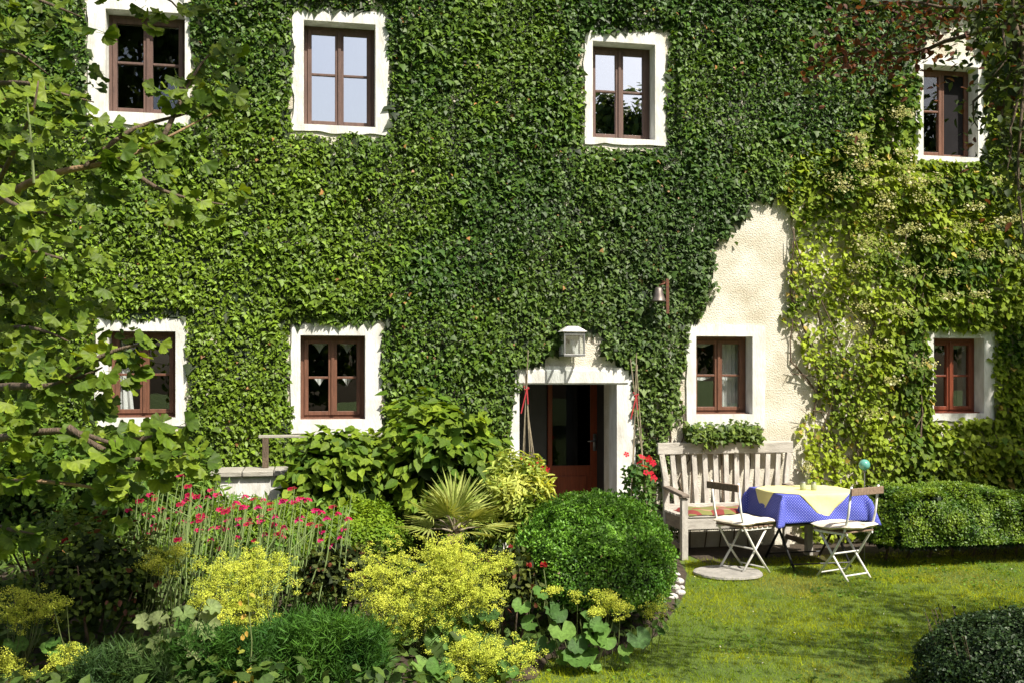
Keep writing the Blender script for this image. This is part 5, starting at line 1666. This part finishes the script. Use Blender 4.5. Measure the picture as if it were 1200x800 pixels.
def ginkgo():
    base = P(-70, 900, 4.7); base[2] = 0
    root = thing('ginkgo_tree', 'ginkgo tree with fan shaped yellow green leaves along the left edge', 'tree', base)
    trunk = [base, P(-60, 620, 4.7), P(-40, 430, 4.7), P(-20, 250, 4.75), P(-35, 60, 4.8), P(-30, -160, 4.8), P(-20, -330, 4.8)]
    MB().tube(smooth_path(trunk, 16), np.linspace(.11, .04, 16), 10).build('trunk', M['bark'], root, smooth=True)
    B = [  # polyline (px, py, Z), leaves, spread, shade side
        ([(-20, 250, 4.75), (40, 205, 4.5), (100, 196, 4.4), (140, 190, 4.4), (190, 165, 4.5), (255, 130, 4.6)], 64, .13),
        ([(140, 190, 4.4), (180, 220, 4.4), (215, 232, 4.4), (262, 240, 4.4)], 34, .075),
        ([(190, 165, 4.5), (215, 110, 4.6), (235, 75, 4.7), (250, 60, 4.7)], 40, .11),
        ([(100, 196, 4.4), (150, 150, 4.5), (215, 135, 4.6), (270, 115, 4.65)], 46, .09),
        ([(-30, 100, 4.8), (30, 95, 4.4), (70, 110, 4.3), (110, 120, 4.3)], 34, .10),
        ([(-20, 250, 4.75), (20, 170, 4.2), (40, 130, 4.1), (45, 95, 4.1)], 34, .12),
        ([(-30, 200, 4.7), (10, 240, 4.0), (50, 250, 3.9), (80, 255, 3.9)], 34, .12),
        ([(-30, 320, 4.7), (20, 290, 4.2), (60, 300, 4.1), (95, 310, 4.1)], 38, .12),
        ([(-35, 0, 4.8), (20, -10, 4.5), (70, 10, 4.4), (95, 20, 4.4)], 24, .12),
        ([(-35, -60, 4.8), (60, -40, 4.9), (130, -20, 5.0), (200, -5, 5.1), (215, 20, 5.1)], 40, .12),
        ([(-45, 460, 4.7), (10, 450, 3.9), (60, 455, 3.8), (100, 440, 3.8), (120, 430, 3.8)], 60, .13),
        ([(60, 455, 3.8), (110, 420, 3.75), (150, 405, 3.75), (172, 404, 3.75)], 15, .05),
        ([(-45, 520, 4.7), (15, 510, 3.8), (80, 500, 3.7), (130, 520, 3.7), (160, 525, 3.7)], 62, .12),
        ([(80, 500, 3.7), (140, 540, 3.7), (190, 535, 3.7), (225, 530, 3.7)], 40, .09),
        ([(130, 520, 3.7), (190, 510, 3.7), (225, 505, 3.75)], 22, .06),
        ([(-45, 570, 4.7), (20, 562, 3.9), (50, 563, 3.8), (110, 570, 3.8), (150, 580, 3.8)], 36, .10),
        ([(-50, 600, 4.7), (10, 620, 4.0), (40, 625, 4.0)], 14, .09),
        ([(-45, 400, 4.7), (20, 380, 4.3), (60, 390, 4.2), (80, 400, 4.2)], 34, .13),
        ([(-30, 60, 4.9), (20, 60, 5.4), (60, 90, 5.6)], 150, .26),
        ([(-30, 340, 5.0), (20, 330, 5.5), (55, 380, 5.6)], 260, .26),
        ([(-30, 420, 5.0), (10, 430, 5.4), (50, 480, 5.5)], 240, .26),
        ([(-30, 180, 5.0), (10, 200, 5.5), (50, 210, 5.6)], 220, .28),
        ([(-30, -160, 4.8), (-80, -260, 4.2), (-120, -300, 3.9)], 90, .3),
        ([(-20, -330, 4.8), (40, -420, 4.4), (90, -450, 4.3)], 90, .3),
        ([(-35, 60, 4.8), (-150, 20, 4.3), (-260, -10, 4.2)], 90, .3),
        ([(-40, 430, 4.7), (-180, 380, 4.4), (-280, 360, 4.4)], 90, .3),
        ([(-20, -250, 4.8), (120, -260, 4.9), (230, -240, 5.0)], 110, .3),
    ]
    pos, n_, t_, s_ = [], [], [], []
    for bi, (pl, cnt, spr) in enumerate(B):
        path = smooth_path([P(*q) for q in pl], 12)
        r0 = .020 if bi in (0, 10, 12) else .013
        MB().tube(path, np.linspace(r0, .003, 12), 7).build('branch', M['barklit'] if bi in (0, 15) else M['bark'], root, smooth=True)
        k = 0
        while k < cnt * 1.45:
            u = rng.random() ** .8 * 11
            i = min(int(u), 10); q = path[i] + (path[i + 1] - path[i]) * (u - i)
            tip = q + rng.normal(size=3) * spr * np.array([.8, .6, .55])
            m = int(rng.integers(3, 6))
            for _ in range(m):
                a = rng.uniform(0, 6.28)
                out = np.array([math.cos(a), math.sin(a), -.55 + .4 * rng.normal()])
                nn = np.array([.25, -.55, .65]) + rng.normal(size=3) * .42
                pos.append(tip + out * .025); n_.append(nn); t_.append(out + rng.normal(size=3) * .3)
                s_.append(rng.uniform(.034, .062))
                k += 1
    pos, n_, t_, s_ = map(np.array, (pos, n_, t_, s_))
    ti = tints(len(pos), (.055, .11, .010), (.17, .24, .018), None, .18)
    split_leaves(root, T_GINKGO, M['gleaf'], pos, frames(n_, t_), s_, ti, [(.09, .155, .012), (.12, .20, .014), (.165, .24, .018), (.21, .285, .022), (.06, .115, .010)], 300)
    # one upright green shoot
    sh = [P(40, 215, 4.05), P(36, 160, 4.05), P(32, 120, 4.05)]
    MB().tube(sh, [.006, .005, .003], 6).build('shoot', M['stem'], root)
ginkgo()

def plum():
    base = np.array([6.9, -7.2, 0])
    root = thing('plum_tree', 'tree with dark reddish leaves reaching in at the upper right corner', 'tree', base)
    fork = base + [-.1, .1, 1.9]
    MB().tube(smooth_path([base, base + [.03, 0, 1.0], fork, base + [0, .1, 3.2], base + [.1, 0, 4.6]], 14), np.linspace(.15, .05, 14), 10).build('trunk', M['bark'], root, smooth=True)
    limbs = []
    # limbs of the crown, outside the frame
    for k in range(11):
        a = 2 * math.pi * k / 11 + .3
        e = base + np.array([math.cos(a) * rng.uniform(1.2, 2.0), math.sin(a) * rng.uniform(1.2, 2.0), rng.uniform(3.2, 5.6)])
        limbs.append(smooth_path([fork + [0, 0, rng.uniform(0, 1.5)], (fork + e) / 2 + [0, 0, .4], e], 9))
    # branches that reach into the picture
    vis = [[base + [-.3, .1, 3.0], P(1330, -20, 5.2), P(1230, 10, 5.3), P(1130, 18, 5.5), P(1040, 22, 5.7), P(985, 22, 5.8)],
           [P(1230, 10, 5.3), P(1130, 40, 5.6), P(1060, 55, 5.8), P(1000, 65, 5.9), P(960, 70, 6.0)],
           [P(1230, 10, 5.3), P(1180, 60, 5.3), P(1150, 110, 5.3), P(1146, 150, 5.3)],
           [base + [-.3, .1, 2.6], P(1300, 90, 5.1), P(1225, 120, 5.2), P(1195, 190, 5.2), P(1188, 250, 5.2)],
           [base + [-.3, .1, 2.6], P(1300, -30, 5.0), P(1240, 0, 5.0), P(1205, 60, 5.0), P(1192, 130, 5.0)],
           [P(1240, 0, 5.0), P(1205, 20, 4.9), P(1185, 60, 4.9), P(1172, 120, 4.9), P(1180, 200, 4.9)],
           [P(1330, -20, 5.2), P(1230, -40, 5.4), P(1130, -30, 5.6), P(1050, -20, 5.8)]]
    for q, (hx, h0, h1) in enumerate(((1163, -10, 90), (1178, 0, 170), (1190, 5, 240), (1202, 10, 300), (1213, 10, 320), (1150, -15, 45))):
        zz = 4.9 + .12 * (q % 3)
        vis.append([P(1330, -40, 5.2), P(1250, -20, 5.1), P(hx + 18, h0, zz), P(hx + 4, (h0 + h1) / 2, zz), P(hx, h1, zz)])
    nmain = len(vis) - 6
    vis = [smooth_path(v, 14) for v in vis]
    for v in vis:
        w_ = np.cumsum(rng.normal(size=(14, 3)) * .028, 0); v += (w_ - np.linspace(0, 1, 14)[:, None] * w_[-1] - (1 - np.linspace(0, 1, 14))[:, None] * w_[0])
    for l in limbs:
        MB().tube(l, np.linspace(.045, .012, len(l)), 7).build('branch', M['bark'], root, smooth=True)
    for l in vis:
        MB().tube(l, np.linspace(.018, .003, len(l)), 7).build('branch', M['bark'], root, smooth=True)
    pos, red = [], []
    def along(path, cnt, spr, lo=.3, r=.5):
        for _ in range(cnt):
            u = (lo + (1 - lo) * rng.random()) * (len(path) - 1)
            i = min(int(u), len(path) - 2)
            pos.append(path[i] + (path[i + 1] - path[i]) * (u - i) + rng.normal(size=3) * spr); red.append(r)
    along(vis[0], 120, .055, .45, .75); along(vis[1], 210, .075, .35, .9); along(vis[2], 40, .06, .3, .05); along(vis[3], 330, .15, .3, .05); along(vis[6], 40, .10, .3, .4); along(vis[4], 300, .13, .3, .05); along(vis[5], 130, .09, .1, .05)
    along(vis[0], 120, .09, .15, .1)
    for v_ in vis[nmain:]: along(v_, 130, .06, .42, .04)
    for v_ in vis[:2] + vis[6:7]: along(v_, 260, .20, .02, .4)
    nv = len(pos)
    for l in limbs:
        along(l, 620, .36, .25, .3)
    pos = np.array(pos); red = np.array(red); N = len(pos)
    px, py, Z = proj(pos)
    # the crown itself stays beyond the frame
    keep = (np.arange(N) < nv) | (px > 1215) | (py < -20) | (Z < .5)
    pos, red = pos[keep], red[keep]; N = len(pos)
    n_ = np.array([0, -.2, .7]) + rnd(N, .5); t_ = np.array([0, 0, -.6]) + rnd(N, .6)
    isr = rng.random(N) < red
    ti = np.where(isr[:, None], tints(N, (.07, .025, .016), (.16, .06, .03)), tints(N, (.03, .05, .014), (.07, .10, .02)))
    s = rng.uniform(.035, .06, N); s[nv:] *= 1.7
    fr = frames(n_, t_)
    v = np.arange(N) < nv
    nn = np.flatnonzero(v)
    rr = rng.permutation(nn)[:300]
    for flag, cols in ((True, [(.08, .028, .018), (.13, .05, .025), (.10, .035, .02)]), (False, [(.03, .05, .014), (.05, .08, .018)])):
        q = rr[isr[rr] == flag]
        leaf_parts('leaf', one_leaf_meshes('leaf', T_OV, cols, M['leaf']), fr[q], pos[q], s[q], root)
    rest = np.setdiff1d(np.arange(N), rr)
    stuffpart(leaf_mesh('foliage', T_OV, fr[rest], pos[rest], s[rest], ti[rest]), 'foliage', M['leaf'], root)
plum()

# trees on the far side of the garden, behind the viewpoint: they shade the bed and stand in the window reflections
def far_tree(x, y, h, r, label, N=2600, size=(.22, .42), crown0=.25):
    root = thing('garden_tree', label, 'tree', (x, y, 0), 0, 'trees behind the viewpoint')
    MB().tube([(x, y, 0), (x + .1, y, h * .4), (x, y + .1, h * .85)], [min(.03 * h, .16), min(.02 * h, .11), .03], 9).build('trunk', M['bark'], root, smooth=True)
    cl = []
    for k in range(26):
        u = rng.random()
        z = h * (crown0 + (1 - crown0) * u)
        rr = r * math.sin(math.pi * (.18 + .78 * u)) ** .8
        a = rng.uniform(0, 6.28); q = rng.random() ** .5 * rr
        cl.append((x + math.cos(a) * q, y + math.sin(a) * q, z * .96))
    cl = np.array(cl)
    i = rng.integers(0, len(cl), N)
    p = cl[i] + norm(rnd(N)) * (rng.random((N, 1)) ** .4) * r * .38
    n_ = norm(p - cl[i]) + UP * .4 + rnd(N, .3)
    stuffpart(leaf_mesh('foliage', T_OV, frames(n_, rnd(N) - UP * .4), p, rng.uniform(*size, N), tints(N, (.03, .055, .014), (.08, .12, .025))), 'foliage', M['leaf'], root)
FT = [(-14, -25, 11, 4, 'broad tree at the far left'), (-7.5, -23, 15, 4.2, 'tall tree left of the middle'), (-1.5, -30, 8, 3.2, 'low tree left of the gap'), (4, -31, 8, 3.2, 'low tree in the middle of the gap'), (11.8, -26, 13.0, 2.6, 'pointed tree right of the gap'),
      (15, -28, 9.5, 4, 'broad tree to the right'), (21, -26, 11, 4.5, 'tall tree at the far right'), (24.2, -21, 15, 4.2, 'outermost tree at the right'), (-4.6, -20, 14.5, 3.4, 'tall tree close on the left'), (11.4, -4.3, 9.2, 2.0, 'slim tree right beside the hedge end'), (4.45, -12.6, 16.0, .75, 'slender tall tree close on the right')]
for x, y, h, r, l in FT:
    near = y > -15
    far_tree(x, y, h, r, l + (' outside the picture' if near else ' behind the viewpoint, not in view'), 5200 if near else 5600, (.12, .24) if near else (.22, .42), .86 if (near and h > 12) else .25)
